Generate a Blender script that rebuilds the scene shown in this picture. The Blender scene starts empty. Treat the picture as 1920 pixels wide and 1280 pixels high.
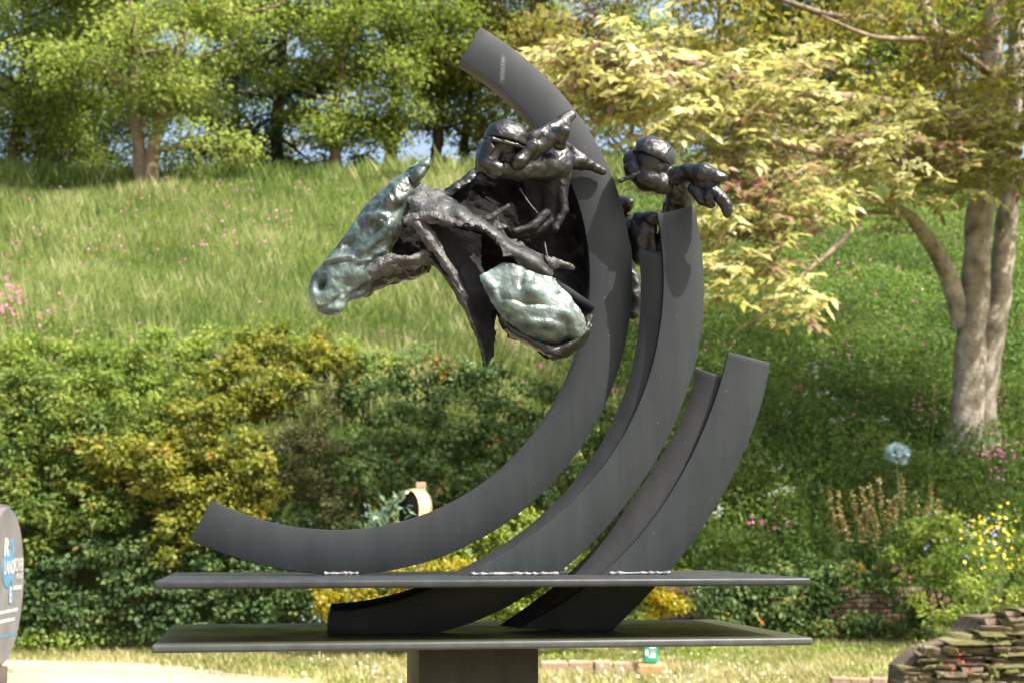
import bpy, bmesh, math, random
import numpy as np
from mathutils import Vector, Matrix

R = math.radians
sc = bpy.context.scene
rng = np.random.default_rng(7)
random.seed(7)

# ------------------------------------------------------------------ camera
F = 2847.0                       # focal length in photo pixels (1920 wide)
PITCH = math.atan(360.0 / F)
EYE = 1.6
cam = bpy.data.objects.new('camera', bpy.data.cameras.new('camera'))
sc.collection.objects.link(cam)
cam.location = (0, 0, EYE)
cam.rotation_euler = (R(90) + PITCH, 0, 0)
cam.data.sensor_width = 36.0
cam.data.lens = 36.0 * F / 1920.0
cam.data.clip_end = 2000
cam.data.dof.use_dof = True
cam.data.dof.focus_distance = 3.0
cam.data.dof.aperture_fstop = 8.4
sc.camera = cam

# ------------------------------------------------------------------ sky and sun
SUN = Vector((0.62, -0.36, 1.0)).normalized()      # towards the sun
world = bpy.data.worlds.new('World')
sc.world = world
world.use_nodes = True
wn = world.node_tree.nodes
sky = wn.new('ShaderNodeTexSky')
sky.sky_type = 'NISHITA'
sky.sun_disc = False
sky.sun_elevation = math.asin(SUN.z)
sky.sun_rotation = math.atan2(SUN.x, SUN.y)
sky.air_density = 1.0
sky.dust_density = 7.0
sky.ozone_density = 1.0
world.node_tree.links.new(sky.outputs[0], wn['Background'].inputs[0])
wn['Background'].inputs[1].default_value = 0.15
sun = bpy.data.objects.new('sun', bpy.data.lights.new('sun', 'SUN'))
sc.collection.objects.link(sun)
sun.data.energy = 5.0
sun.data.angle = R(0.53)
sun.data.color = (1.0, 0.95, 0.86)
sun.rotation_euler = SUN.to_track_quat('Z', 'Y').to_euler()
sun.location = SUN * 60
sc.view_settings.view_transform = 'Standard'
sc.view_settings.look = 'None'
sc.view_settings.gamma = 1.0
sc.view_settings.use_curve_mapping = False
sc.view_settings.exposure = 1.4

# ------------------------------------------------------------------ helpers
FW = Vector((0, math.cos(PITCH), math.sin(PITCH)))
UP = Vector((0, -math.sin(PITCH), math.cos(PITCH)))

def ray(px, py):
    return FW + Vector((1, 0, 0)) * ((px - 960) / F) + UP * ((640 - py) / F)

def P(px, py, Y):
    """point of the photo at distance Y in front of the camera"""
    d = ray(px, py)
    return Vector((0, 0, EYE)) + d * (Y / d.y)

def G(px, py, z=0.0):
    d = ray(px, py)
    return Vector((0, 0, EYE)) + d * ((z - EYE) / d.z)

# frame of the sculpture's base plates: turned about nine degrees
A0 = R(9.3)
O0 = Vector((-0.640, 2.70, 0))
EX = Vector((math.cos(A0), math.sin(A0), 0))
EV = Vector((-math.sin(A0), math.cos(A0), 0))

def S(px, py, v):
    """point of the photo on the sculpture's plane at depth v behind its front edge"""
    d = ray(px, py)
    t = (v + O0.dot(EV)) / d.dot(EV)
    return Vector((0, 0, EYE)) + d * t

def unit(a):
    return a / np.maximum(np.linalg.norm(a, axis=-1, keepdims=True), 1e-9)

def mesh_np(name, verts, faces, tint=None, smooth=False):
    verts = np.asarray(verts, np.float32).reshape(-1, 3)
    faces = np.asarray(faces, np.int32)
    k = faces.shape[1]
    me = bpy.data.meshes.new(name)
    me.vertices.add(len(verts))
    me.vertices.foreach_set('co', verts.ravel())
    me.loops.add(faces.size)
    me.loops.foreach_set('vertex_index', faces.ravel())
    me.polygons.add(len(faces))
    me.polygons.foreach_set('loop_start', np.arange(0, faces.size, k, dtype=np.int32))
    me.polygons.foreach_set('loop_total', np.full(len(faces), k, np.int32))
    if smooth:
        me.polygons.foreach_set('use_smooth', np.ones(len(faces), bool))
    me.update(calc_edges=True)
    if tint is not None:
        at = me.attributes.new('tint', 'FLOAT', 'POINT')
        at.data.foreach_set('value', np.asarray(tint, np.float32))
    return me

def link(name, me, mat=None, parent=None, base=None):
    o = bpy.data.objects.new(name, me)
    sc.collection.objects.link(o)
    if mat is not None and me is not None and not me.materials:
        me.materials.append(mat)
    if parent is not None:
        o.parent = parent
        if base is not None:                 # mesh given in world coordinates
            o.matrix_parent_inverse = Matrix.Translation(base).inverted()
    return o

def tag(o, label, cat, group=None):
    o['label'] = label
    o['category'] = cat
    if group:
        o['group'] = group
    return o

def thing(name, label, cat, loc, group=None, rz=0.0):
    o = bpy.data.objects.new(name, None)
    sc.collection.objects.link(o)
    o.empty_display_size = 0.2
    o.location = loc
    o.rotation_euler = (0, 0, rz)
    return tag(o, label, cat, group)

def stuff(o, label=None, cat=None):
    o['kind'] = 'stuff'
    if label:
        o['label'] = label
    if cat:
        o['category'] = cat
    return o

# --- value noise, vectorised
def _h(ix, iy, iz, seed):
    n = (ix * 374761393 + iy * 668265263 + iz * 2147483647 + seed * 1274126177) & 0xffffffff
    n = ((n ^ (n >> 13)) * 1274126177) & 0xffffffff
    n = (n ^ (n >> 16)) & 0xffffffff
    return n.astype(np.float64) / 4294967295.0 * 2 - 1

def vnoise(p, freq, seed=0):
    q = np.asarray(p, np.float64) * freq
    i = np.floor(q).astype(np.int64)
    f = q - i
    f = f * f * (3 - 2 * f)
    r = 0
    for dx in (0, 1):
        for dy in (0, 1):
            for dz in (0, 1):
                w = (f[..., 0] if dx else 1 - f[..., 0]) * (f[..., 1] if dy else 1 - f[..., 1]) * (f[..., 2] if dz else 1 - f[..., 2])
                r = r + w * _h(i[..., 0] + dx, i[..., 1] + dy, i[..., 2] + dz, seed)
    return r

def fbm(p, freq, oct=3, seed=0):
    r, a = 0, 1.0
    for k in range(oct):
        r = r + a * vnoise(p, freq * 2 ** k, seed + k)
        a *= 0.5
    return r

def catmull(pts, n):
    pts = np.asarray(pts, float)
    m = len(pts)
    if m == 2:
        t = np.linspace(0, 1, n)[:, None]
        return pts[0] * (1 - t) + pts[1] * t
    ext = np.vstack([2 * pts[0] - pts[1], pts, 2 * pts[-1] - pts[-2]])
    u = np.linspace(0, m - 1, n)
    i = np.minimum(u.astype(int), m - 2)
    t = (u - i)[:, None]
    p0, p1, p2, p3 = ext[i], ext[i + 1], ext[i + 2], ext[i + 3]
    return 0.5 * (2 * p1 + (p2 - p0) * t + (2 * p0 - 5 * p1 + 4 * p2 - p3) * t ** 2 + (3 * p1 - p0 - 3 * p2 + p3) * t ** 3)

def tube_arrays(pts, radii, sides=8, off=0, rough=0.0):
    pts = np.asarray(pts, float)
    n = len(pts)
    radii = np.broadcast_to(np.asarray(radii, float), (n,))
    tan = unit(np.gradient(pts, axis=0))
    ref = np.array([0.31, 0.87, 0.37])
    a = unit(np.cross(tan, ref))
    b = np.cross(tan, a)
    th = np.linspace(0, 2 * np.pi, sides, endpoint=False)
    ring = a[:, None] * np.cos(th)[None, :, None] + b[:, None] * np.sin(th)[None, :, None]
    rr = radii[:, None, None] * np.ones((1, sides, 1))
    if rough:
        pp = pts[:, None] + ring * rr
        rr = rr * (1 + rough * vnoise(pp, 1.3 / max(radii.max(), 1e-3), 5)[..., None])
    v = (pts[:, None] + ring * rr).reshape(-1, 3)
    i, j = np.meshgrid(np.arange(n - 1), np.arange(sides), indexing='ij')
    j2 = (j + 1) % sides
    f = np.stack([i * sides + j, i * sides + j2, (i + 1) * sides + j2, (i + 1) * sides + j], -1).reshape(-1, 4) + off
    # caps
    caps = []
    for e in (0, n - 1):
        idx = np.arange(sides) + e * sides + off
        for k in range(1, sides - 2, 2):
            caps.append([idx[0], idx[k], idx[k + 1], idx[k + 2]])
    return v, np.vstack([f, np.array(caps, int)])

class Acc:
    """collects quads into one mesh"""
    def __init__(s):
        s.v, s.f, s.n = [], [], 0
    def add(s, v, f):
        s.v.append(np.asarray(v, float)); s.f.append(np.asarray(f, int) + s.n); s.n += len(v)
    def tube(s, pts, radii, sides=8, rough=0.0):
        s.add(*tube_arrays(pts, radii, sides, 0, rough))
    def mesh(s, name, smooth=True):
        return mesh_np(name, np.vstack(s.v), np.vstack(s.f), smooth=smooth)

def box_mesh(name, sx, sy, sz, bev=0.0, seg=1, jitter=0.0, base=True):
    bm = bmesh.new()
    bmesh.ops.create_cube(bm, size=1)
    for v in bm.verts:
        v.co = Vector((v.co.x * sx, v.co.y * sy, (v.co.z + (0.5 if base else 0)) * sz))
        if jitter:
            v.co += Vector((random.uniform(-1, 1) * sx, random.uniform(-1, 1) * sy, random.uniform(-1, 1) * sz)) * jitter
    if bev:
        bmesh.ops.bevel(bm, geom=bm.edges[:] + bm.verts[:], offset=bev, segments=seg, affect='EDGES', profile=0.6)
    me = bpy.data.meshes.new(name)
    bm.to_mesh(me)
    bm.free()
    return me

# ------------------------------------------------------------------ materials
def newmat(name):
    m = bpy.data.materials.new(name)
    m.use_nodes = True
    return m, m.node_tree.nodes, m.node_tree.links, m.node_tree.nodes['Principled BSDF']

def ramp(nodes, stops):
    r = nodes.new('ShaderNodeValToRGB')
    e = r.color_ramp.elements
    while len(e) > 1:
        e.remove(e[-1])
    e[0].position = stops[0][0]
    e[0].color = (*stops[0][1], 1)
    for p, c in stops[1:]:
        k = e.new(p)
        k.color = (*c, 1)
    return r

def noise(nodes, links, scale, detail=4, rough=0.55, coord=None):
    n = nodes.new('ShaderNodeTexNoise')
    n.inputs['Scale'].default_value = scale
    n.inputs['Detail'].default_value = detail
    n.inputs['Roughness'].default_value = rough
    tc = coord or nodes.new('ShaderNodeTexCoord').outputs['Object']
    links.new(tc, n.inputs['Vector'])
    return n

def bump(nodes, links, height, bsdf, strength, dist):
    b = nodes.new('ShaderNodeBump')
    b.inputs['Strength'].default_value = strength
    b.inputs['Distance'].default_value = dist
    links.new(height, b.inputs['Height'])
    links.new(b.outputs[0], bsdf.inputs['Normal'])
    return b

def leaf_mat(name, stops, trans=0.35, rough=0.45, spec=0.4):
    m, n, l, b = newmat(name)
    at = n.new('ShaderNodeAttribute')
    at.attribute_name = 'tint'
    r = ramp(n, stops)
    l.new(at.outputs['Fac'], r.inputs[0])
    l.new(r.outputs[0], b.inputs['Base Color'])
    b.inputs['Roughness'].default_value = rough
    b.inputs['Specular IOR Level'].default_value = spec
    t = n.new('ShaderNodeBsdfTranslucent')
    hs = n.new('ShaderNodeHueSaturation')
    hs.inputs['Hue'].default_value = 0.503
    hs.inputs['Saturation'].default_value = 1.1
    hs.inputs['Value'].default_value = 1.35
    l.new(r.outputs[0], hs.inputs['Color'])
    l.new(hs.outputs[0], t.inputs[0])
    mx = n.new('ShaderNodeMixShader')
    mx.inputs[0].default_value = trans
    l.new(b.outputs[0], mx.inputs[1])
    l.new(t.outputs[0], mx.inputs[2])
    l.new(mx.outputs[0], n['Material Output'].inputs[0])
    return m

def noisy_mat(name, stops, scale=8, rough=0.8, bmp=0.4, bdist=0.02, bscale=40, detail=5, spec=0.3):
    m, n, l, b = newmat(name)
    tc = n.new('ShaderNodeTexCoord').outputs['Object']
    a = noise(n, l, scale, detail, 0.6, tc)
    r = ramp(n, stops)
    l.new(a.outputs[0], r.inputs[0])
    l.new(r.outputs[0], b.inputs['Base Color'])
    b.inputs['Roughness'].default_value = rough
    b.inputs['Specular IOR Level'].default_value = spec
    if bmp:
        h = noise(n, l, bscale, 4, 0.6, tc)
        bump(n, l, h.outputs[0], b, bmp, bdist)
    return m

# foliage colours
LM = {}
LM['ridge'] = leaf_mat('ridge_leaf', [(0, (.090, .135, .026)), (.5, (.185, .240, .048)), (1, (.29, .32, .085))], .54, .55, .2)
LM['ridge2'] = leaf_mat('ridge_leaf_pale', [(0, (.115, .160, .032)), (.5, (.225, .280, .062)), (1, (.34, .36, .11))], .56, .55, .2)
LM['dark'] = leaf_mat('conifer_needle', [(0, (.020, .042, .020)), (.5, (.040, .072, .034)), (1, (.075, .11, .055))], .2)
LM['bronze'] = leaf_mat('bronze_leaf', [(0, (.15, .10, .04)), (.35, (.19, .17, .04)), (.8, (.23, .24, .05)), (1, (.28, .16, .07))], .50, .55, .25)
LM['gold'] = leaf_mat('walnut_leaf', [(0, (.20, .12, .09)), (.15, (.24, .18, .10)), (.35, (.25, .26, .09)), (.7, (.38, .37, .13)), (1, (.50, .47, .26))], .45, .35, .5)
LM['laurel'] = leaf_mat('laurel_leaf', [(0, (.045, .088, .018)), (.6, (.110, .160, .030)), (.96, (.19, .21, .04)), (1, (.26, .17, .05))], .38, .55, .2)
LM['fresh'] = leaf_mat('fresh_leaf', [(0, (.078, .135, .024)), (.5, (.17, .235, .042)), (1, (.29, .32, .07))], .44, .55, .2)
LM['amber'] = leaf_mat('amber_leaf', [(0, (.085, .110, .018)), (.5, (.175, .190, .030)), (.95, (.27, .26, .042)), (1, (.28, .18, .045))], .42, .55, .2)
LM['small'] = leaf_mat('small_leaf', [(0, (.045, .060, .020)), (.6, (.095, .105, .038)), (1, (.17, .14, .07))], .30, .6, .15)
LM['bramble'] = leaf_mat('bramble_leaf', [(0, (.045, .085, .024)), (.6, (.105, .165, .050)), (.98, (.17, .23, .075)), (1, (.38, .18, .04))], .36, .55, .22)
LM['ivy'] = leaf_mat('ivy_leaf', [(0, (.022, .048, .016)), (.6, (.056, .096, .028)), (1, (.11, .15, .045))], .25, .55, .2)
LM['golden'] = leaf_mat('golden_privet_leaf', [(0, (.14, .15, .012)), (.4, (.30, .27, .018)), (.8, (.48, .36, .02)), (1, (.55, .42, .03))], .4)
LM['lime'] = leaf_mat('lime_leaf', [(0, (.07, .12, .016)), (.5, (.16, .22, .03)), (1, (.30, .33, .05))], .42)
LM['herb'] = leaf_mat('bank_herb', [(0, (.045, .090, .020)), (.5, (.100, .165, .034)), (1, (.20, .25, .06))], .42, .55, .2)
LM['meadow'] = leaf_mat('meadow_grass', [(0, (.080, .140, .030)), (.35, (.155, .220, .056)), (.7, (.27, .31, .105)), (1, (.42, .42, .22))], .48, .6, .15)
LM['lawn'] = leaf_mat('lawn_grass', [(0, (.075, .115, .024)), (.35, (.17, .20, .05)), (.7, (.34, .31, .13)), (1, (.50, .44, .26))], .38)
LM['pink'] = leaf_mat('pink_petal', [(0, (.42, .06, .22)), (.6, (.60, .12, .34)), (1, (.70, .25, .45))], .3)
LM['white'] = leaf_mat('white_petal', [(0, (.55, .58, .45)), (1, (.80, .80, .74))], .3)
LM['yellow'] = leaf_mat('yellow_petal', [(0, (.60, .42, .01)), (1, (.78, .60, .02))], .3)
LM['violet'] = leaf_mat('violet_petal', [(0, (.25, .22, .50)), (1, (.55, .45, .62))], .3)
LM['spike'] = leaf_mat('spike_bell', [(0, (.20, .17, .06)), (.5, (.38, .29, .12)), (1, (.48, .36, .20))], .3)
LM['silver'] = leaf_mat('silver_leaf', [(0, (.12, .20, .13)), (1, (.22, .32, .22))], .25)
LM['red'] = leaf_mat('red_leaf', [(0, (.35, .03, .03)), (1, (.5, .08, .06))], .3)

M_bark = noisy_mat('grey_bark', [(.3, (.10, .075, .05)), (.7, (.26, .20, .14))], 3.5, .9, .6, .03, 18)
M_bark2 = noisy_mat('pale_bark', [(.28, (.055, .055, .035)), (.42, (.18, .155, .12)), (.56, (.28, .245, .20)), (.74, (.42, .38, .32))], 3.4, .88, .8, .04, 16)
M_bark3 = noisy_mat('dark_bark', [(.3, (.030, .024, .018)), (.7, (.085, .065, .045))], 3.5, .9, .6, .03, 18)
M_twig = noisy_mat('twig_bark', [(.3, (.30, .22, .08)), (.7, (.46, .36, .16))], 6, .8, .2, .01, 30)
M_stem = noisy_mat('green_stem', [(.3, (.07, .11, .03)), (.7, (.14, .18, .05))], 6, .7, 0)

# ------------------------------------------------------------------ terrain
def sstep(a, b, x):
    t = np.clip((x - a) / (b - a), 0, 1)
    return t * t * (3 - 2 * t)

def tz(x, y, rough=True):
    x = np.asarray(x, float); y = np.asarray(y, float)
    L = np.interp(y, [0, 21.3, 22.2, 23.3, 25, 41, 45, 58, 90], [0, 0, 1.9, 3.3, 4.2, 11.0, 11.5, 9.0, 8.0])
    Rr = np.interp(y, [0, 23.72, 23.9, 26, 41, 45, 58, 90], [0, 0, .74, 2.3, 11.0, 11.5, 9.0, 8.0])
    s = sstep(-0.6, 2.2, x)
    z = L * (1 - s) + Rr * s
    if rough:
        p = np.stack([x, y, np.zeros_like(x)], -1)
        z = z + sstep(24, 27, y) * 0.22 * fbm(p, .35, 2, 3) + 0.012 * vnoise(p, 2.5, 9) * (y < 21)
    return z

gx = np.concatenate([np.linspace(-260, -26, 14), np.linspace(-24, 24, 161), np.linspace(26, 260, 14)])
gy = np.concatenate([np.linspace(-120, -6, 10), np.linspace(-4, 14, 25), np.linspace(14.3, 48, 190), np.linspace(50, 110, 22), np.linspace(125, 700, 10)])
X, Y = np.meshgrid(gx, gy, indexing='ij')
Z = tz(X, Y)
V = np.stack([X, Y, Z], -1).reshape(-1, 3)
ni, nj = len(gx), len(gy)
i, j = np.meshgrid(np.arange(ni - 1), np.arange(nj - 1), indexing='ij')
FQ = np.stack([i * nj + j, (i + 1) * nj + j, (i + 1) * nj + j + 1, i * nj + j + 1], -1).reshape(-1, 4)

m, n, l, b = newmat('turf_and_soil')
tc = n.new('ShaderNodeTexCoord').outputs['Object']
a1 = noise(n, l, .9, 5, .65, tc)
r1 = ramp(n, [(.30, (.075, .105, .024)), (.46, (.16, .17, .05)), (.58, (.32, .27, .13)), (.72, (.42, .35, .21))])
l.new(a1.outputs[0], r1.inputs[0])
a2 = noise(n, l, .6, 4, .6, tc)
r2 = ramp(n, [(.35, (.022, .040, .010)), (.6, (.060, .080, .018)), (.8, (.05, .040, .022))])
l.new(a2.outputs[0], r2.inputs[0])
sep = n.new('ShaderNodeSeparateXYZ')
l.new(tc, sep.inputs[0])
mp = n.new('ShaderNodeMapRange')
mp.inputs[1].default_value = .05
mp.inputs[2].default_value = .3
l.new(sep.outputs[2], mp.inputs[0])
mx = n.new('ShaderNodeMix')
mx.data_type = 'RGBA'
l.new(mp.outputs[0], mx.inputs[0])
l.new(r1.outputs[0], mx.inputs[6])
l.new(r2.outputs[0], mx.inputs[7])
l.new(mx.outputs[2], b.inputs['Base Color'])
b.inputs['Roughness'].default_value = .95
b.inputs['Specular IOR Level'].default_value = .1
h = noise(n, l, 9, 6, .7, tc)
bump(n, l, h.outputs[0], b, .8, .06)
ground = link('ground', mesh_np('ground', V, FQ, smooth=True), m)
ground['kind'] = 'structure'

# gravel drive, laid over the turf at the left
edge = [(-9, 19.75), (-6.6, 19.6), (-5.2, 19.35), (-4.1, 18.7), (-3.4, 18.0), (-2.7, 17.2), (-2.0, 16.6), (-1.2, 15.6), (-.6, 14.2), (.2, 12.2), (.7, 10), (1.0, 7), (1.3, 4), (1.6, 0), (1.6, -30)]
ed = catmull(edge, 160)
ed[:, 0] += .16 * vnoise(np.c_[ed, ed[:, :1] * 0], 2.2, 4) + .08 * vnoise(np.c_[ed, ed[:, :1] * 0], 7, 5)
gv, gf = [], []
for k, (ex, ey_) in enumerate(ed):
    for t in np.linspace(0, 1, 12):
        xx = ex - t * t * (ex + 60)
        gv.append((xx, ey_, .018 + float(.012 * vnoise(np.array([xx, ey_, 0.]), 2.5, 9)) if ey_ < 21 else .018))
    if k:
        for q in range(11):
            a_ = (k - 1) * 12 + q
            gf.append((a_, a_ + 1, a_ + 13, a_ + 12))
m, n, l, b = newmat('pale_gravel')
tc = n.new('ShaderNodeTexCoord').outputs['Object']
vo = n.new('ShaderNodeTexVoronoi')
vo.inputs['Scale'].default_value = 38
l.new(tc, vo.inputs['Vector'])
a1 = noise(n, l, .8, 5, .65, tc)
r1 = ramp(n, [(.3, (.21, .165, .105)), (.5, (.33, .27, .19)), (.7, (.42, .36, .27))])
l.new(a1.outputs[0], r1.inputs[0])
r2 = ramp(n, [(0, (.62, .62, .62)), (1, (1.1, 1.08, 1.02))])
sepc = n.new('ShaderNodeSeparateColor')
l.new(vo.outputs['Color'], sepc.inputs[0])
l.new(sepc.outputs[0], r2.inputs[0])
mx = n.new('ShaderNodeMix')
mx.data_type = 'RGBA'
mx.blend_type = 'MULTIPLY'
mx.inputs[0].default_value = 1
l.new(r1.outputs[0], mx.inputs[6])
l.new(r2.outputs[0], mx.inputs[7])
l.new(mx.outputs[2], b.inputs['Base Color'])
b.inputs['Roughness'].default_value = .9
bump(n, l, vo.outputs['Distance'], b, .7, .02)
o = link('gravel_drive', mesh_np('gravel_drive', gv, gf, smooth=True), m)
o['kind'] = 'structure'

# ------------------------------------------------------------------ foliage builders
def leaf_arrays(c, d, nrm, L, W, fold=.12):
    N = len(c)
    d = unit(d)
    s = unit(np.cross(d, nrm))
    nn = np.cross(s, d)
    L = np.broadcast_to(np.asarray(L, float), (N,))[:, None]
    W = np.broadcast_to(np.asarray(W, float), (N,))[:, None]
    v = np.empty((N, 4, 3))
    v[:, 0] = c
    v[:, 1] = c + d * L * .45 + s * W * .5 + nn * W * fold
    v[:, 2] = c + d * L - nn * L * .10
    v[:, 3] = c + d * L * .45 - s * W * .5 + nn * W * fold
    f = np.arange(N * 4).reshape(N, 4)
    return v.reshape(-1, 3), f

def rdir(N, g):
    return unit(g.normal(size=(N, 3)))

def clump_leaves(g, centers, radii, per, L, W, up=.55, droop=.25, shell=.62, tvar=.16):
    """leaves spread through ellipsoid clumps; returns verts, faces, tint"""
    C = np.repeat(np.asarray(centers, float), per, axis=0)
    Rd = np.repeat(np.asarray(radii, float), per, axis=0)
    N = len(C)
    u = rdir(N, g)
    rad = g.random(N) ** shell
    c = C + u * rad[:, None] * Rd
    d = unit(rdir(N, g) * .8 + u * np.array([.8, .8, .3]) + np.array([0, 0, -droop]))
    nr = unit(rdir(N, g) * .7 + u * .35 + np.array(SUN) * (up + .25))          # leaves turn to the light
    k = g.uniform(.65, 1.25, N)
    v, f = leaf_arrays(c, d, nr, L * k, W * k)
    ct = np.repeat(g.normal(.45, tvar, len(centers)), per)
    t = np.clip(ct + g.normal(0, .17, N), 0, 1)
    return v, f, np.repeat(t, 4)

def merge(parts):
    off, vs, fs, ts = 0, [], [], []
    for v, f, t in parts:
        vs.append(v); fs.append(f + off); ts.append(t); off += len(v)
    return np.vstack(vs), np.vstack(fs), np.concatenate(ts)

def tree(name, label, x, y, H, r0, Rc, z0, nl, per, L, W, mat, bark, seed, group=None, stems=1, lean=0.0, elev=(5, 50), flat=.50, clr=1.02, cat='tree'):
    g = np.random.default_rng(seed)
    zb = float(tz(x, y, False)) - .15
    root = thing(name, label, cat, (x, y, zb), group)
    tr, br = Acc(), Acc()
    cen, rad = [], []
    axes = []
    for s in range(stems):
        az = g.uniform(0, 6.28) if stems > 1 else 0
        sp = (.16 * H if stems > 1 else 0)
        k = np.linspace(0, 1, 9)
        wob = np.cumsum(g.normal(0, .02 * H, (9, 2)), 0) * np.minimum(k * 2, 1)[:, None] * .6
        pts = np.c_[wob[:, 0] + np.cos(az) * sp * k + lean * H * k, wob[:, 1] + np.sin(az) * sp * k * .6, k * H]
        pts[0, 2] = -.2
        rr = r0 / (1 if stems == 1 else 1.35) * (1 - .85 * k) * (1 + .6 * np.exp(-k * 18))
        P_ = catmull(pts, 22)
        tr.tube(P_, np.interp(np.linspace(0, 1, 22), k, rr), 9, .16)
        axes.append((P_, r0))
    for q in range(nl):
        P_, _ = axes[q % stems]
        t = z0 / H + (1 - z0 / H) * ((q + g.random()) / nl) ** .9
        s0 = P_[min(int(t * 21), 21)]
        az = q * 2.4 + g.uniform(-.5, .5)
        el = R(g.uniform(*elev))
        prof = math.sin(min(max((t - z0 / H) / (1 - z0 / H + 1e-6) * 2.6 + .55, 0), 3.1))
        ln = Rc * g.uniform(.6, 1.05) * max(.35, prof)
        dr = np.array([math.cos(az) * math.cos(el), math.sin(az) * math.cos(el), math.sin(el)])
        bend = np.array([0, 0, g.uniform(-.28, .05)]) * ln
        kk = np.linspace(0, 1, 6)[:, None]
        pp = s0 + dr * ln * kk + bend * kk ** 2 + np.cumsum(g.normal(0, .03 * ln, (6, 3)), 0) * kk
        br.tube(pp, np.linspace(.30, .04, 6) * r0 * (1.1 - .7 * t) + .008, 6)
        for u_ in (.45, .72, .98):
            p0 = pp[0] * 0 + np.array([np.interp(u_, kk[:, 0], pp[:, a]) for a in range(3)])
            for e in range(2):
                p1 = p0 + g.normal(0, .2 * Rc * .55, 3) * np.array([1, 1, .5])
                if e:
                    br.tube(np.linspace(p0, p1, 3), [.02, .014, .006], 4)
                cen.append(p1)
                s_ = clr * g.uniform(.6, 1.25)
                rad.append((s_, s_, s_ * flat))
    v, f, t = clump_leaves(g, cen, rad, per, L, W)
    link('trunk', tr.mesh('trunk'), bark, root)
    link('branches', br.mesh('branches'), bark, root)
    link('crown', mesh_np('crown', v, f, t), mat, root)
    return root

# trees along the ridge
def px_x(px, Y):
    return (px - 960) / F * Y

RG = 'trees along the ridge'
ridge = [
    # px, Y, name, label, H, r, Rc, z0, nl, per, L, W, mat, bark, stems, lean
    (262, 40.0, 'ridge_tree', 'broad many stemmed tree with thick mossy trunk on the ridge at left', 9.5, .26, 4.0, 2.0, 34, 150, .17, .10, 'ridge2', M_bark, 3, .01),
    (622, 42.5, 'ridge_tree', 'straight slim pale trunked tree on the ridge left of the horse head', 10, .17, 3.3, 1.6, 26, 150, .17, .10, 'ridge', M_bark, 1, .0),
    (720, 43.0, 'ridge_tree', 'leaning tree with dark trunk on the ridge above the horse forehead', 10, .21, 3.2, 2.6, 24, 140, .17, .10, 'ridge2', M_bark3, 1, .045),
    (808, 45.0, 'ridge_tree', 'dark slender tree just right of the horse ear on the ridge', 10, .20, 3.0, 2.8, 22, 140, .17, .10, 'ridge', M_bark3, 1, .01),
    (872, 45.5, 'ridge_tree', 'thin dark tree behind the front rider helmet on the ridge', 10, .16, 3.0, 2.4, 22, 140, .17, .10, 'ridge2', M_bark3, 1, -.02),
    (92, 46.0, 'ridge_tree', 'thin tree with low dark branches near the left end of the ridge', 10, .16, 3.4, 1.4, 26, 150, .16, .09, 'ridge', M_bark3, 1, .0),
    (4, 42.5, 'ridge_tree', 'tree at the extreme left edge of the ridge', 10, .22, 3.6, 1.8, 28, 150, .17, .10, 'ridge', M_bark3, 1, -.01),
    (1010, 44.0, 'bronze_leaved_tree', 'tree with reddish bronze young leaves behind the top of the tall arc', 11, .20, 4.0, 1.8, 30, 150, .17, .11, 'bronze', M_bark3, 1, .01),
    (1330, 46.0, 'bronze_leaved_tree', 'tree with brownish bronze leaves above the rear rider', 12, .24, 4.6, 2.2, 32, 150, .17, .11, 'bronze', M_bark3, 1, .0),
    (1690, 44.5, 'ridge_tree', 'bright green tree behind the golden leaved tree at right', 11, .24, 3.8, 1.6, 30, 150, .17, .10, 'ridge2', M_bark3, 1, .0),
    (1560, 43.0, 'ridge_tree', 'shaded tree with dark limbs seen above the golden foliage', 11, .22, 3.6, 3.0, 24, 130, .17, .10, 'ridge', M_bark3, 1, -.03),
    (1900, 43.0, 'ridge_tree', 'green tree at the extreme right end of the ridge', 11, .25, 3.8, 1.6, 30, 150, .17, .10, 'ridge', M_bark3, 1, .0),
    (450, 52.0, 'ridge_tree', 'far green tree showing between the many stemmed and slim trees', 11, .2, 4.0, 1.6, 24, 130, .19, .11, 'ridge', M_bark3, 1, .0),
    (980, 56.0, 'ridge_tree', 'far green tree showing behind the front rider and tall arc', 12, .2, 4.4, 2.4, 24, 130, .19, .11, 'ridge2', M_bark3, 1, .0),
    (1200, 54.0, 'ridge_tree', 'far green tree low behind the rear rider', 11, .2, 4.4, 1.0, 26, 130, .19, .11, 'ridge', M_bark3, 1, .0),
    (1480, 56.0, 'ridge_tree', 'far tree filling the gap left of the golden tree trunk', 12, .2, 4.4, 1.4, 26, 130, .19, .11, 'ridge', M_bark3, 1, .0),
    (180, 55.0, 'ridge_tree', 'far tree behind the left part of the ridge', 12, .2, 4.0, 3.0, 22, 120, .19, .11, 'ridge', M_bark3, 1, .0),
]
for k, (px, Yd, nm, lab, H, r0, Rc, z0, nl, per, L_, W_, mt, bk, st, ln) in enumerate(ridge):
    tree(nm, lab, px_x(px, Yd), Yd, H, r0, Rc, z0 * .80, int(nl * 1.15), int(per * .95), L_ * .86, W_ * .86, LM[mt], bk, 100 + k, RG, st, ln)
for k, (px, Yd, lab) in enumerate([(520, 47.0, 'dark conifer with low boughs on the ridge left of the slim tree'),
                                   (60, 50.0, 'dark conifer near the left edge of the ridge'),
                                   (1600, 52.0, 'dark conifer hidden deep behind the golden leaved tree')]):
    tree('conifer', lab, px_x(px, Yd), Yd, 13, .24, 3.4, .5, 60, 55, .30, .06, LM['dark'], M_bark3, 160 + k, 'conifers on the ridge', 1, 0, (-14, 10), .26, .85)

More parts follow.
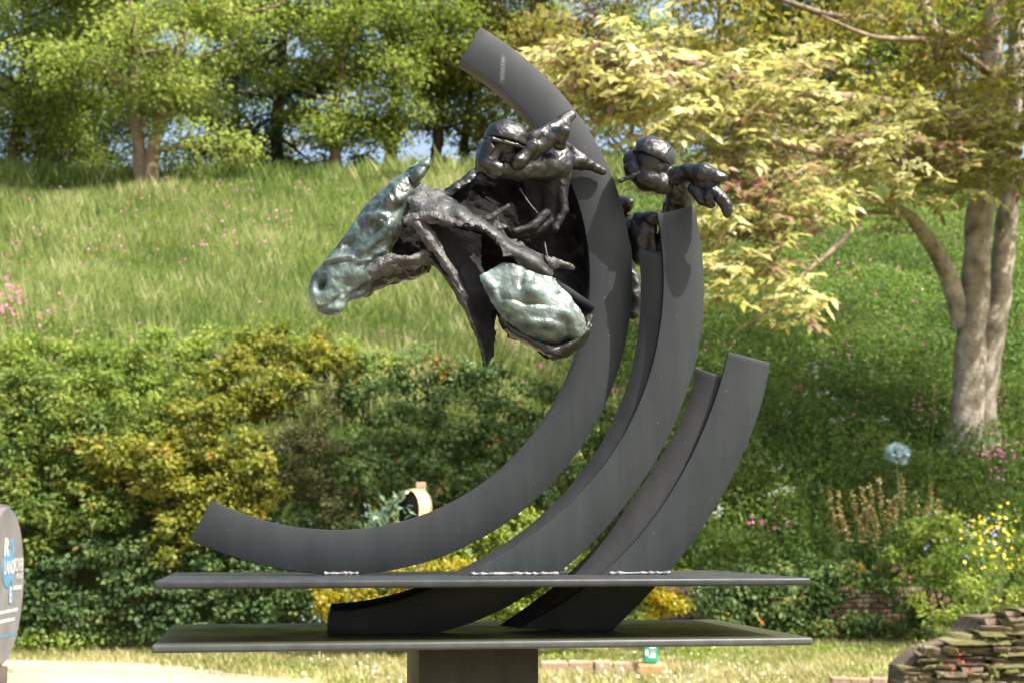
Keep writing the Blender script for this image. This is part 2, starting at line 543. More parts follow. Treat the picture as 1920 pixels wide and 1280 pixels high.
# ------------------------------------------------------------------ golden leaved tree at the right
gt = P(1822, 790, 27.5)
gt.z = float(tz(gt.x, gt.y, False))
gold = thing('golden_leaved_tree', 'pale twin trunked tree with golden yellow pinnate leaves on the right bank', 'tree', gt)
g = np.random.default_rng(5)
def pxpath(lst):
    return np.array([P(*q) - gt for q in lst])
tr = Acc()
tr.tube(catmull(pxpath([(1806, 850, 27.5), (1810, 780, 27.5), (1822, 640, 27.5), (1832, 480, 27.4), (1842, 330, 27.3), (1852, 180, 27.2), (1868, 0, 27.1), (1878, -160, 27)]), 30), np.linspace(.31, .16, 30) * (1 + .5 * np.exp(-np.arange(30) / 2.5)), 14, .22)
link('trunk', tr.mesh('trunk'), M_bark2, gold)
tr = Acc()
tr.tube(catmull(pxpath([(1838, 850, 27.7), (1840, 740, 27.7), (1858, 640, 27.7), (1880, 500, 27.8), (1890, 360, 27.8), (1900, 200, 27.8), (1908, 0, 27.8), (1915, -160, 27.8)]), 30), np.linspace(.27, .13, 30) * (1 + .4 * np.exp(-np.arange(30) / 2.5)), 14, .22)
link('trunk', tr.mesh('trunk'), M_bark2, gold)
br = Acc()
limbs = [
    ([(1806, 610, 27.5), (1775, 510, 27.2), (1725, 430, 26.5), (1690, 395, 25.5), (1600, 360, 24)], .20, .05),
    ([(1842, 300, 27.3), (1800, 190, 27), (1765, 110, 26.5), (1735, 20, 26), (1700, -80, 26)], .20, .08),
    ([(1700, 400, 25.8), (1620, 400, 24), (1530, 430, 22.5), (1440, 470, 21.5), (1330, 570, 20.5)], .05, .012),
    ([(1842, 330, 27.3), (1700, 300, 25), (1560, 290, 23), (1440, 260, 21.5), (1340, 215, 20.5), (1260, 208, 20)], .11, .018),
    ([(1850, 230, 27.2), (1650, 190, 24.5), (1480, 170, 22), (1300, 120, 20.5), (1180, 95, 19.8), (1060, 120, 19.5)], .11, .015),
    ([(1560, 290, 23), (1460, 330, 22), (1380, 350, 21), (1330, 400, 20.5)], .05, .012),
    ([(1620, 400, 24), (1570, 460, 22.5), (1500, 520, 21.5), (1440, 580, 21), (1380, 620, 20.7)], .05, .012),
    ([(1845, 300, 27.3), (1760, 240, 26), (1680, 215, 25), (1590, 270, 24)], .08, .02),
    ([(1895, 300, 27.8), (1930, 220, 27), (1990, 150, 26)], .12, .04),
    ([(1860, 100, 27.2), (1700, 40, 27), (1560, 30, 26), (1420, -20, 25), (1300, -80, 24)], .10, .02),
    ([(1860, 140, 27.2), (1760, 80, 25), (1640, 70, 24), (1540, 30, 23)], .08, .02),
]
for pts, ra, rb in limbs[:2]:
    link('limb', (lambda A: (A.tube(catmull(pxpath(pts), 22), np.linspace(ra, rb, 22), 10, .12), A.mesh('limb'))[1])(Acc()), M_bark2, gold)
for pts, ra, rb in limbs[2:]:
    br.tube(catmull(pxpath(pts), 24), np.linspace(ra, rb, 24), 6)
# sprays of pinnate leaves: px, py, Y, rx, ry (pixels), count
sprays = [
    (1050, 115, 19.6, 60, 28, 60), (1130, 130, 19.6, 70, 40, 90), (1200, 85, 19.8, 55, 35, 70), (1230, 150, 19.8, 80, 38, 100),
    (1160, 190, 19.8, 80, 24, 70), (1320, 140, 20.4, 80, 38, 100), (1400, 165, 20.8, 75, 34, 90), (1480, 125, 21.5, 60, 34, 60),
    (1540, 110, 22, 46, 30, 40), (1300, 215, 20.4, 80, 26, 70), (1420, 225, 21, 80, 24, 60), (1510, 195, 21.6, 60, 24, 50),
    (1370, 290, 21, 70, 24, 60), (1290, 340, 20.4, 60, 28, 50), (1400, 345, 21, 75, 34, 90), (1470, 310, 21.4, 60, 28, 60),
    (1350, 420, 20.6, 45, 30, 55), (1440, 410, 21, 60, 40, 90), (1510, 390, 21.5, 50, 34, 60), (1560, 350, 22.5, 50, 28, 45),
    (1350, 500, 20.4, 40, 40, 60), (1420, 490, 20.8, 50, 30, 45), (1480, 545, 20.8, 45, 30, 40), (1500, 590, 20.8, 30, 12, 14), (1530, 560, 20.9, 26, 14, 14),
    (1580, 270, 23, 50, 24, 50), (1650, 255, 23.5, 70, 24, 75), (1720, 215, 24, 60, 24, 65), (1790, 235, 24.5, 60, 24, 55),
    (1640, 310, 23.5, 70, 26, 70), (1740, 290, 24, 70, 30, 80), (1830, 300, 25, 50, 28, 45), (1690, 365, 24, 60, 26, 55),
    (1790, 350, 24.6, 60, 26, 45), (1870, 230, 25, 40, 30, 30), (1680, 420, 25, 40, 16, 18), (1890, 320, 25.5, 40, 20, 20), (1340, 555, 20.4, 24, 24, 16),
    (1230, 230, 20, 60, 24, 34), (1620, 200, 23.6, 40, 16, 24), (1120, 250, 20, 40, 20, 16),
]
parts = []
twigs = br
for px, py, Yd, rx, ry, cnt in sprays:
    c0 = P(px, py, Yd) - gt
    k = Yd / F
    for q in range(max(2, cnt // 14)):
        e = c0 + Vector((g.uniform(-.8, .8) * rx * k, g.uniform(-.4, .4), g.uniform(-.6, .6) * ry * k))
        s0 = c0 + Vector((rx * k * .9, .5, g.uniform(-.1, .1)))
        twigs.tube(catmull([s0, (Vector(s0) + e) * .5 + Vector((0, 0, .06)), e], 6), np.linspace(.014, .005, 6), 4)
    N = int(cnt * .62)
    lay = g.integers(0, 3, N) - 1
    c = np.array(c0) + np.c_[g.normal(0, .60, N) * rx * k, g.normal(0, .45, N), lay * .62 * ry * k + g.normal(0, .22, N) * ry * k]
    d = unit(np.c_[g.normal(-.35, .7, N), g.normal(-.25, .7, N), g.normal(-.08, .16, N)])
    nl = 7
    st = np.clip(g.normal(.55, .2), .1, .95)
    L = g.uniform(.26, .42, N)
    side = unit(np.cross(d, np.array([0, 0, 1.])))
    base_t = np.clip(g.normal(st, .2, N), 0, 1)
    for q in range(nl):
        u = .15 + .85 * (q // 2) / 3.0
        sg = (1 if q % 2 else -1) if q < 6 else 0
        pos = c + d * (L * u)[:, None] + np.array([0, 0, -1]) * (L * .16 * u * u)[:, None]
        dd = d * (.55 if sg else 1) + side * sg * .8 + g.normal(-.24, .22, (N, 1)) * np.array([0, 0, 1.])
        nr = np.array([0, -.25, 1.]) + side * sg * .25 + g.normal(0, .32, (N, 3))
        lw = g.uniform(.8, 1.2, N)
        v, f = leaf_arrays(pos, dd, nr, .185 * lw * (1.15 if u > .5 else .9), .088 * lw)
        t = np.clip(base_t + g.normal(0, .14, N), 0, 1)
        parts.append((v, f, np.repeat(t, 4)))
v, f, t = merge(parts)
link('crown', mesh_np('crown', v, f, t), LM['gold'], gold)
# upper canopy of the same tree, mostly above the frame, browner
g = np.random.default_rng(51)
cen = np.c_[g.uniform(-6.0, 3.5, 190), g.uniform(-5, 3, 190), g.uniform(5.4, 11.0, 190)]
cen[150:, 0] = g.uniform(-1.6, 1.6, 40); cen[150:, 1] = g.uniform(-2.6, -.6, 40); cen[150:, 2] = g.uniform(4.4, 8.0, 40)
v, f, t = clump_leaves(g, cen, np.full((190, 3), .75) * np.array([1, 1, .4]), 120, .17, .08)
link('upper_crown', mesh_np('upper_crown', v, f, t), LM['bronze'], gold)
link('branches', br.mesh('branches'), M_bark, gold)

# the tree whose crown overhangs the right edge and shades the bank
tree('overhanging_tree', 'tall green tree past the right edge whose crown overhangs the top corner', 12.6, 23.0, 16, .34, 5.6, 8.0, 30, 62, .17, .10, LM['ridge'], M_bark, 300, None, 1, 0, (-5, 40), .5, 1.2)

# ------------------------------------------------------------------ hedge shrubs at the left
def shrub(name, label, cat, blobs, per, L, W, mat, seed, group=None, up=.5, stems=True, bark=M_bark3, droop=.2):
    """blobs: px, py, Y, rx px, rz px, depth m"""
    g = np.random.default_rng(seed)
    c = np.array([P(b_[0], b_[1], b_[2]) for b_ in blobs])
    bx, by = c[:, 0].mean(), c[:, 1].mean()
    base = Vector((bx, by, float(tz(bx, by, False))))
    root = thing(name, label, cat, base, group)
    parts, br = [], Acc()
    for (px, py, Yd, rx, rz, dp), cc in zip(blobs, c):
        k = Yd / F
        n = max(6, int(rx * rz / 260))
        u = rdir(n, g)
        u[:, 1] = -np.abs(u[:, 1]) * .9 + .15
        sub = cc + u * np.array([rx * k, dp, rz * k]) * (.55 + .45 * g.random(n))[:, None] - np.array(base)
        s_ = g.uniform(.12, .26, n) * (1 if L > .05 else .8)
        parts.append(clump_leaves(g, sub, np.c_[s_, s_, s_ * .7], per, L, W, up, droop, .6, .20))
        if stems:
            for q in range(0, n, 3):
                p0 = np.array([cc[0] - base.x + g.normal(0, .15), cc[1] - base.y + dp * .6, max(cc[2] - base.z - rz * k, -.1)])
                br.tube(catmull([p0, (p0 + sub[q]) * .5 + g.normal(0, .06, 3), sub[q]], 5), np.linspace(.02, .006, 5), 5)
    v, f, t = merge(parts)
    link('foliage', mesh_np('foliage', v, f, t), mat, root)['kind'] = 'stuff'
    if stems:
        link('stems', br.mesh('stems'), bark, root)['kind'] = 'stuff'
    return root

HG = 'hedge shrubs under the meadow'
shrub('laurel_shrub', 'glossy dark green broad leaved shrub at far left of the hedge', 'shrub',
      [(40, 760, 21.7, 110, 90, .5), (30, 880, 21.4, 100, 90, .5), (140, 850, 21.5, 90, 110, .5), (60, 980, 21.2, 100, 90, .5), (170, 960, 21.3, 90, 80, .4)], 100, .088, .045, LM['laurel'], 1, HG)
shrub('leafy_shrub', 'fresh pale green leafy shrub along the hedge top at left', 'shrub',
      [(70, 675, 22.3, 120, 50, .6), (200, 690, 22.2, 100, 60, .6), (320, 680, 22.1, 110, 62, .6), (260, 770, 21.8, 110, 80, .5), (390, 740, 21.9, 90, 70, .5), (150, 750, 22, 80, 60, .4), (330, 840, 21.6, 80, 60, .4), (440, 655, 22.3, 100, 40, .6), (600, 670, 22.4, 90, 40, .6), (690, 690, 22.5, 70, 36, .5), (120, 800, 21.7, 70, 60, .4), (30, 700, 22.0, 70, 60, .4), (210, 840, 21.6, 60, 50, .3)], 96, .074, .040, LM['fresh'], 2, HG)
shrub('amber_shrub', 'amber yellow lobed leaf shrub in the middle of the hedge', 'shrub',
      [(540, 655, 21.9, 110, 48, .5), (460, 720, 21.6, 100, 70, .5), (400, 810, 21.4, 100, 90, .5), (330, 900, 21.2, 80, 90, .5), (450, 900, 21.1, 80, 90, .4), (330, 1010, 21.0, 60, 60, .4), (520, 730, 21.6, 60, 50, .4), (230, 860, 21.3, 70, 60, .4), (610, 665, 21.9, 60, 36, .4), (420, 980, 21.0, 60, 60, .3)], 88, .084, .052, LM['amber'], 3, HG)
shrub('small_leaved_shrub', 'fine dull olive leaved shrub right of the amber shrub', 'shrub',
      [(570, 770, 21.6, 75, 75, .5), (590, 870, 21.4, 70, 80, .5), (520, 850, 21.4, 55, 75, .4), (620, 950, 21.2, 70, 60, .4)], 110, .050, .028, LM['small'], 4, HG)
shrub('bramble', 'grey green bramble thicket under the horse head', 'shrub',
      [(700, 730, 22.2, 90, 60, .5), (800, 700, 22.6, 100, 50, .5), (740, 820, 21.8, 100, 70, .5), (860, 790, 22.0, 90, 70, .5), (920, 720, 22.6, 70, 50, .5), (700, 900, 21.4, 80, 60, .4), (830, 890, 21.5, 110, 60, .4), (960, 840, 21.8, 70, 80, .4), (950, 920, 21.5, 80, 50, .4), (1010, 760, 22.4, 70, 60, .5), (1060, 900, 22.0, 70, 60, .4)], 72, .086, .055, LM['bramble'], 5, HG)
shrub('bramble', 'green bramble seen between the tall arc and the middle arc', 'shrub',
      [(1150, 900, 23.2, 90, 60, .5), (1130, 800, 23.6, 80, 60, .5), (1210, 960, 23.2, 80, 60, .5), (1260, 880, 23.6, 80, 60, .5)], 52, .10, .062, LM['bramble'], 6, HG)
shrub('ivy_bank', 'dark glossy ivy covering the foot of the hedge at left', 'ivy',
      [(60, 1100, 21.0, 100, 70, .3), (180, 1080, 21.0, 100, 70, .3), (300, 1110, 20.9, 100, 60, .3), (420, 1090, 20.9, 100, 70, .3), (530, 1080, 20.9, 90, 70, .3), (130, 1160, 20.9, 120, 40, .3), (380, 1170, 20.8, 140, 40, .3), (520, 1160, 20.8, 100, 50, .3), (250, 1030, 21.1, 90, 50, .3), (560, 1010, 21.0, 80, 50, .3), (680, 1030, 20.9, 80, 60, .3), (720, 1150, 20.7, 90, 50, .3), (100, 1040, 21.2, 90, 50, .3), (460, 1000, 21.0, 80, 50, .3)], 46, .075, .06, LM['ivy'], 7, HG, .2, False, droop=.5)
shrub('golden_privet', 'rounded golden yellow shrub behind the base plates', 'shrub',
      [(680, 1110, 20.0, 95, 62, .5), (780, 1090, 20.0, 80, 70, .5), (640, 1140, 19.9, 55, 45, .4), (860, 1110, 20.0, 80, 60, .4)], 150, .052, .034, LM['golden'], 8)
shrub('lime_shrub', 'lime green clipped shrub behind the foot of the arcs', 'shrub',
      [(860, 1045, 20.4, 100, 50, .5), (950, 1015, 20.6, 80, 60, .5), (1010, 1060, 20.4, 90, 70, .5), (1080, 1100, 20.4, 70, 60, .4), (960, 1110, 20.2, 90, 60, .4)], 130, .056, .038, LM['lime'], 9)
shrub('golden_shrub', 'small golden shrub in front of the brick wall right of the arcs', 'shrub',
      [(1265, 1095, 21.2, 48, 48, .4), (1250, 1130, 21.2, 45, 35, .3)], 210, .052, .034, LM['golden'], 10)
shrub('ivy_mound', 'low ivy mound beside the small golden shrub', 'ivy',
      [(1340, 1120, 22.6, 45, 40, .3), (1190, 1120, 21.6, 60, 40, .3), (1180, 1060, 22.6, 70, 50, .3)], 46, .075, .06, LM['ivy'], 11, None, .2, False, droop=.5)
shrub('trailing_plant', 'leafy trailing plant spilling over the brick wall by the base plate', 'plant',
      [(1400, 1090, 23.3, 90, 44, .3), (1490, 1085, 23.3, 80, 44, .3), (1420, 1150, 23.2, 90, 36, .25), (1560, 1085, 23.2, 70, 40, .3), (1500, 1165, 23.1, 60, 24, .25), (1330, 1150, 23.1, 70, 34, .3), (1560, 1170, 23.1, 60, 22, .2), (1460, 1125, 23.2, 70, 40, .25), (1380, 1115, 23.2, 60, 40, .25), (1540, 1120, 23.2, 34, 46, .2)], 70, .085, .055, LM['bramble'], 12, None, .3, False, droop=.5)
shrub('trailing_plant', 'leafy trailing plant over the brick wall left of the stone wall', 'plant',
      [(1660, 1120, 23.1, 36, 60, .25), (1620, 1075, 23.3, 70, 30, .3), (1640, 1170, 23.0, 50, 20, .2), (1720, 1140, 22.8, 40, 40, .2), (1700, 1175, 22.8, 60, 20, .2)], 60, .08, .05, LM['bramble'], 13, None, .3, False, droop=.5)
shrub('rockery_plant', 'bright leafy plant mass with yellow flowers behind the stone wall', 'plant',
      [(1800, 1080, 22.0, 90, 60, .5), (1740, 1100, 22.4, 60, 50, .4), (1860, 1020, 22.4, 80, 60, .5), (1780, 1000, 23.0, 90, 50, .5), (1880, 1110, 20.6, 70, 40, .4), (1720, 1030, 23.0, 70, 50, .4), (1780, 1130, 21.6, 70, 34, .4)], 52, .085, .042, LM['fresh'], 14)

for k, (lab, bl, mt) in enumerate([
    ('pale green bush at the foot of the slim ridge tree', [(560, 325, 43.5, 60, 26, .8), (640, 322, 43.8, 50, 24, .8)], 'lime'),
    ('green bush under the leaning ridge tree', [(690, 312, 44.5, 40, 26, .8), (760, 326, 44, 40, 18, .6)], 'lime'),
    ('shadowy bush left of the many stemmed tree', [(150, 335, 43, 60, 26, .8), (60, 345, 42, 60, 24, .8)], 'fresh'),
    ('bush right of the many stemmed tree on the ridge', [(360, 335, 42.5, 60, 26, .8), (440, 330, 43, 50, 24, .8)], 'fresh'),
    ('pale bush behind the front rider on the ridge', [(860, 316, 46.5, 60, 26, .8), (930, 312, 46.5, 60, 26, .8)], 'lime')]):
    shrub('ridge_bush', lab, 'bush', bl, 70, .16, .10, LM[mt], 70 + k, 'bushes along the ridge')

# ------------------------------------------------------------------ grasses and ground cover
def blades(g, n, xr, yr, L, W, mat, name, label, cat, mask=None, lean=.35, tvar=.22, tmean=.45):
    x = g.uniform(*xr, n); y = g.uniform(*yr, n)
    if mask is not None:
        k = mask(x, y, g)
        x, y = x[k], y[k]
    n = len(x)
    p = np.c_[x, y, tz(x, y)]
    patch = vnoise(np.c_[x, y, x * 0], .55, 31)
    ln = g.uniform(*L, n) * (1 + .3 * patch)
    az = g.uniform(0, 6.28, n)
    tip = p + np.c_[np.cos(az) * ln * lean * g.random(n), np.sin(az) * ln * lean * g.random(n), ln]
    w = g.uniform(*W, n)
    ax = g.normal(0, .5, n)
    s = np.c_[np.cos(ax), np.sin(ax), ax * 0] * w[:, None]
    mid = p * .45 + tip * .55 + np.c_[np.zeros((n, 2)), ln * .12]
    v = np.stack([p - s, p + s, mid + s * .7, tip], 1)
    t = np.clip(tmean + .30 * patch + .22 * vnoise(np.c_[x, y, x * 0], 2.1, 35) + g.normal(0, tvar, n), 0, 1)
    me = mesh_np(name, v.reshape(-1, 3), np.arange(n * 4).reshape(n, 4), np.repeat(t, 4))
    return stuff(link(name, me, mat), label, cat)

g = np.random.default_rng(21)
def m_meadow(x, y, g):
    fr = np.abs(x) < .36 * y + 1.5
    left = 1 - sstep(0., 3.2, x + .12 * (y - 32))
    dens = .07 + .93 * left
    return fr & (g.random(len(x)) < dens) & (y > np.where(x < 1.5, 23.2, 24.2))
blades(g, 370000, (-17, 17), (23.2, 44), (.16, .60), (.003, .0065), LM['meadow'], 'meadow_grass', 'long pale green meadow grass on the slope', 'grass', m_meadow, .55, .26, .48)
blades(g, 42000, (-17, 17), (40.2, 44.5), (.4, 1.05), (.004, .008), LM['meadow'], 'ridge_grass', 'taller grass and stalks along the crest of the slope', 'grass', lambda x, y, g: np.abs(x) < .36 * y + 1, .7, .26, .42)

def herb_layer(g, n, xr, yr, name, label, mat, hr, L, W, mask):
    x = g.uniform(*xr, n); y = g.uniform(*yr, n)
    k = mask(x, y, g); x, y = x[k], y[k]
    n = len(x)
    hump = vnoise(np.c_[x, y, x * 0], 1.1, 8)
    z = tz(x, y) + g.random(n) ** .7 * hr * (1 + .6 * hump)
    c = np.c_[x, y, z]
    d = unit(rdir(n, g) + np.array([0, -.3, -.1]))
    nr = unit(rdir(n, g) * .7 + np.array(SUN) * .9)
    kk = g.uniform(.6, 1.3, n)
    v, f = leaf_arrays(c, d, nr, L * kk, W * kk)
    t = np.clip(.42 + .28 * vnoise(np.c_[x, y, x * 0], .8, 18) + g.normal(0, .18, n), 0, 1)
    return stuff(link(name, mesh_np(name, v, f, np.repeat(t, 4)), mat), label, 'plants')

def m_bank(x, y, g):
    right = sstep(-.2, 2.6, x + .10 * (y - 26))
    return (np.abs(x) < .36 * y + 1) & (y > 23.9) & (g.random(len(x)) < right * np.interp(y, [24, 31, 40], [1, .75, .35]))
herb_layer(g, 230000, (-1, 15), (23.9, 40), 'bank_herbs', 'mixed green leafy herbs covering the right bank', LM['herb'], .80, .10, .045, m_bank)
def m_left(x, y, g):
    return (np.abs(x) < .36 * y + 1) & (x < 2.5) & (g.random(len(x)) < np.interp(y, [22, 26, 40], [1, .7, .5]))
herb_layer(g, 120000, (-13, 2.5), (22.4, 41), 'meadow_herbs', 'broad leaved weeds among the meadow grass', LM['fresh'], .34, .065, .028, m_left)

def on_drive(x, y):
    return x < np.interp(y, ed[::-1, 1], ed[::-1, 0]) - .05
def m_lawn(x, y, g):
    near = np.where(on_drive(x, y), np.where((np.interp(y, ed[::-1, 1], ed[::-1, 0]) - x) < .35, .15, .01), 1)
    bare = np.clip(.75 + .6 * vnoise(np.c_[x, y, x * 0], .9, 77), .12, 1)
    return (np.abs(x) < .36 * y + .6) & (g.random(len(x)) < near * bare) & (y < np.where(x < 1, 21.6, 23.6))
blades(g, 150000, (-8.5, 8.5), (13.5, 23.7), (.03, .10), (.004, .009), LM['lawn'], 'lawn_grass', 'short patchy sunlit lawn in front of the bank', 'grass', m_lawn, .9, .25, .50)
def m_edge(x, y, g):
    e = np.where(x < 1.2, 21.0, 23.3)
    return np.abs(y - e) < .45 + .25 * vnoise(np.c_[x, y, x * 0], 1.5, 78)
herb_layer(g, 60000, (-8, 7), (20.2, 24), 'verge_weeds', 'low leafy weeds along the foot of hedge and wall', LM['fresh'], .22, .06, .032, m_edge)
def m_weed(x, y, g):
    return (vnoise(np.c_[x, y, x * 0], 1.6, 79) > .25) & ~on_drive(x, y)
herb_layer(g, 30000, (-3, 7), (14, 22), 'lawn_weeds', 'clover and small weeds in patches on the lawn', LM['lime'], .06, .045, .030, m_weed)

# ------------------------------------------------------------------ flowers
def flower_arrays(g, pts, size, petals=5):
    c = np.repeat(pts, petals, axis=0)
    n = len(c)
    k = np.tile(np.arange(petals), len(pts)) * (6.283 / petals)
    ax = np.repeat(unit(rdir(len(pts), g) * .5 + np.array([.1, -.7, .6])), petals, axis=0)
    a = unit(np.cross(ax, np.array([.3, .2, .9])))
    b_ = np.cross(ax, a)
    d = a * np.cos(k)[:, None] + b_ * np.sin(k)[:, None] + ax * .25
    s = np.repeat(g.uniform(.7, 1.2, len(pts)), petals) * size
    v, f = leaf_arrays(c, d, ax, s, s * .85, .05)
    t = np.repeat(np.clip(np.repeat(g.normal(.5, .25, len(pts)), petals), 0, 1), 4)
    return v, f, t

def scatter_flowers(name, label, n, xr, yr, mat, size, hr, mask, cl=5, spread=.14):
    x = g.uniform(*xr, n); y = g.uniform(*yr, n)
    k = mask(x, y, g); x, y = x[k], y[k]
    c = np.c_[x, y, tz(x, y) + g.uniform(*hr, len(x))]
    c = np.repeat(c, cl, axis=0) + g.normal(0, spread, (len(c) * cl, 3)) * np.array([1, .6, 1.2])
    v, f, t = flower_arrays(g, c, size)
    return stuff(link(name, mesh_np(name, v, f, t), mat), label, 'flowers')

scatter_flowers('campion_flowers', 'pink campion flowers scattered through the left meadow', 300, (-12, 1.5), (24, 38), LM['pink'], .024, (.50, .72),
                lambda x, y, g: (np.abs(x) < .35 * y) & (vnoise(np.c_[x, y, x * 0], .5, 90) > -.25), 3, .16)
scatter_flowers('campion_flowers', 'pink campion flowers scattered over the shaded right bank', 130, (-.5, 10), (24.5, 36), LM['pink'], .028, (.60, .85),
                lambda x, y, g: (np.abs(x) < .35 * y) & (vnoise(np.c_[x, y, x * 0], .5, 91) > -.2))
scatter_flowers('daisies', 'tiny white daisies dotted over the lawn by the kerb', 150, (-2.5, 3), (14.5, 18.5), LM['white'], .014, (.05, .09),
                lambda x, y, g: ~on_drive(x, y), 2, .10)

# white umbel plants on the right bank
for k, (px, py, Yd) in enumerate([(1425, 845, 26.2), (1480, 760, 27.5), (1530, 735, 27.8), (1560, 790, 27), (1596, 812, 26.8), (1615, 865, 26), (1455, 880, 25.6), (1640, 790, 27), (1340, 965, 24.4), (1530, 700, 28.2), (1470, 925, 25)]):
    c = P(px, py, Yd)
    zb = float(tz(c.x, c.y))
    where = ['beside the outer arc', 'left of the pale umbels high on the bank', 'high on the bank', 'in mid bank', 'above the blue ornament left side', 'left of the blue rose ornament', 'low beside the outer arc edge', 'above the blue rose ornament', 'lowest, right of the outer arc', 'uppermost on the bank', 'under the left umbels'][k]
    root = thing('cow_parsley', 'white flat headed cow parsley ' + where, 'flower', (c.x, c.y, zb), 'cow parsley on the right bank')
    a = Acc(); pts = []
    for q in range(4):
        e = np.array([g.normal(0, .12), g.normal(0, .1), c.z - zb + g.normal(0, .08)])
        a.tube(catmull([(0, 0, -.02), (e * .5 + np.array([0, 0, .06])), e], 6), np.linspace(.008, .004, 6), 4)
        pts.append(e + np.c_[g.normal(0, .035, 12), g.normal(0, .035, 12), g.normal(0, .020, 12)])
    v, f, t = flower_arrays(g, np.vstack(pts), .012)
    link('stem', a.mesh('stem'), M_stem, root)
    link('umbel', mesh_np('umbel', v, f, t), LM['white'], root)['kind'] = 'stuff'

def flower_plant(name, label, px, py, Yd, rx, ry, n, mat, size, cat='flower', nst=9, petals=5):
    c = P(px, py, Yd)
    zb = float(tz(c.x, c.y))
    if zb > c.z - .1:
        zb = c.z - .35
    root = thing(name, label, cat, (c.x, c.y, zb))
    k = Yd / F
    pts = np.c_[g.normal(0, .5, n) * rx * k, g.normal(0, .12, n), c.z - zb + g.normal(0, .5, n) * ry * k]
    a = Acc()
    for q in range(nst):
        e = pts[q * n // nst]
        b0 = np.array([e[0] * .4, e[1] * .4, -.02])
        a.tube(catmull([b0, (b0 + e) * .5 + g.normal(0, .02, 3), e], 6), np.linspace(.007, .003, 6), 4)
    v, f, t = flower_arrays(g, pts, size, petals)
    link('stem', a.mesh('stem'), M_stem, root)
    link('flower_heads', mesh_np('flower_heads', v, f, t), mat, root)['kind'] = 'stuff'
    return root
flower_plant('campion_plant', 'large magenta campion clump at right edge below the tree', 1885, 860, 25.4, 55, 45, 46, LM['pink'], .032)
flower_plant('campion_plant', 'magenta campion tuft left of the tree trunk foot', 1735, 760, 27.2, 34, 50, 22, LM['pink'], .026)
flower_plant('campion_plant', 'bright pink campion hanging over the brick wall', 1705, 1085, 22.8, 18, 26, 9, LM['pink'], .034, nst=4)
flower_plant('campion_plant', 'pink campion beside the outer arc above the base plate', 1440, 975, 24.4, 36, 22, 13, LM['pink'], .028, nst=5)
flower_plant('campion_plant', 'bright pink campion clump at the far left edge of the meadow', 14, 570, 26.5, 46, 50, 60, LM['pink'], .034)
flower_plant('campion_plant', 'pink campion tuft under the hanging drape of the horse', 935, 720, 24.6, 26, 50, 18, LM['pink'], .022)
flower_plant('yellow_daisy_plant', 'yellow flowers behind the stone wall at right', 1850, 985, 21.4, 55, 45, 40, LM['yellow'], .026)
flower_plant('yellow_daisy_plant', 'lower yellow flowers just above the stone wall', 1850, 1045, 20.8, 60, 40, 26, LM['yellow'], .026)
flower_plant('lilac_flower_plant', 'pale lilac flowers among the yellow ones at right', 1825, 1010, 21.8, 70, 40, 40, LM['violet'], .022)
flower_plant('lilac_flower_plant', 'small violet flowers low in the ivy left of the golden shrub', 590, 1150, 20.4, 30, 22, 12, LM['violet'], .016, nst=4)

# pale flower spikes
c = P(1640, 1040, 23.6)
c.z = float(tz(c.x, c.y))
root = thing('flower_spike_plant', 'clump of tall beige flower spikes on the right bank', 'plant', c)
for k, (px, py, bx, by) in enumerate([(1555, 918, 1568, 1010), (1570, 918, 1592, 1030), (1598, 920, 1608, 985), (1616, 915, 1630, 1005), (1624, 936, 1650, 1040), (1630, 905, 1642, 990), (1648, 892, 1660, 1000), (1576, 960, 1600, 1010), (1640, 960, 1646, 1020), (1690, 888, 1694, 960), (1668, 935, 1666, 1000), (1718, 940, 1716, 985), (1736, 945, 1734, 990), (1564, 960, 1570, 1000), (1745, 905, 1742, 970), (1612, 965, 1622, 1020), (1680, 925, 1676, 985), (1760, 935, 1756, 990)]):
    e = np.array(P(px, py, 23.5) - c); b0 = np.array(P(bx, by + 25, 23.7) - c)
    path = catmull([b0, (b0 + e) * .5 + np.array([.01, 0, 0]), e], 16)
    a = Acc(); a.tube(path, np.linspace(.010, .005, 16), 4)
    o = link('spike', a.mesh('spike'), M_stem, root)
    q = catmull([b0 * .65 + e * .35, e], 46) + g.normal(0, .017, (46, 3))
    v, f = leaf_arrays(q, rdir(46, g) + np.array([0, -.3, -.4]), rdir(46, g), .055, .042)
    link('bells', mesh_np('bells', v, f, np.repeat(np.clip(g.normal(.5, .25, 46), 0, 1), 4)), LM['spike'], o)['kind'] = 'stuff'

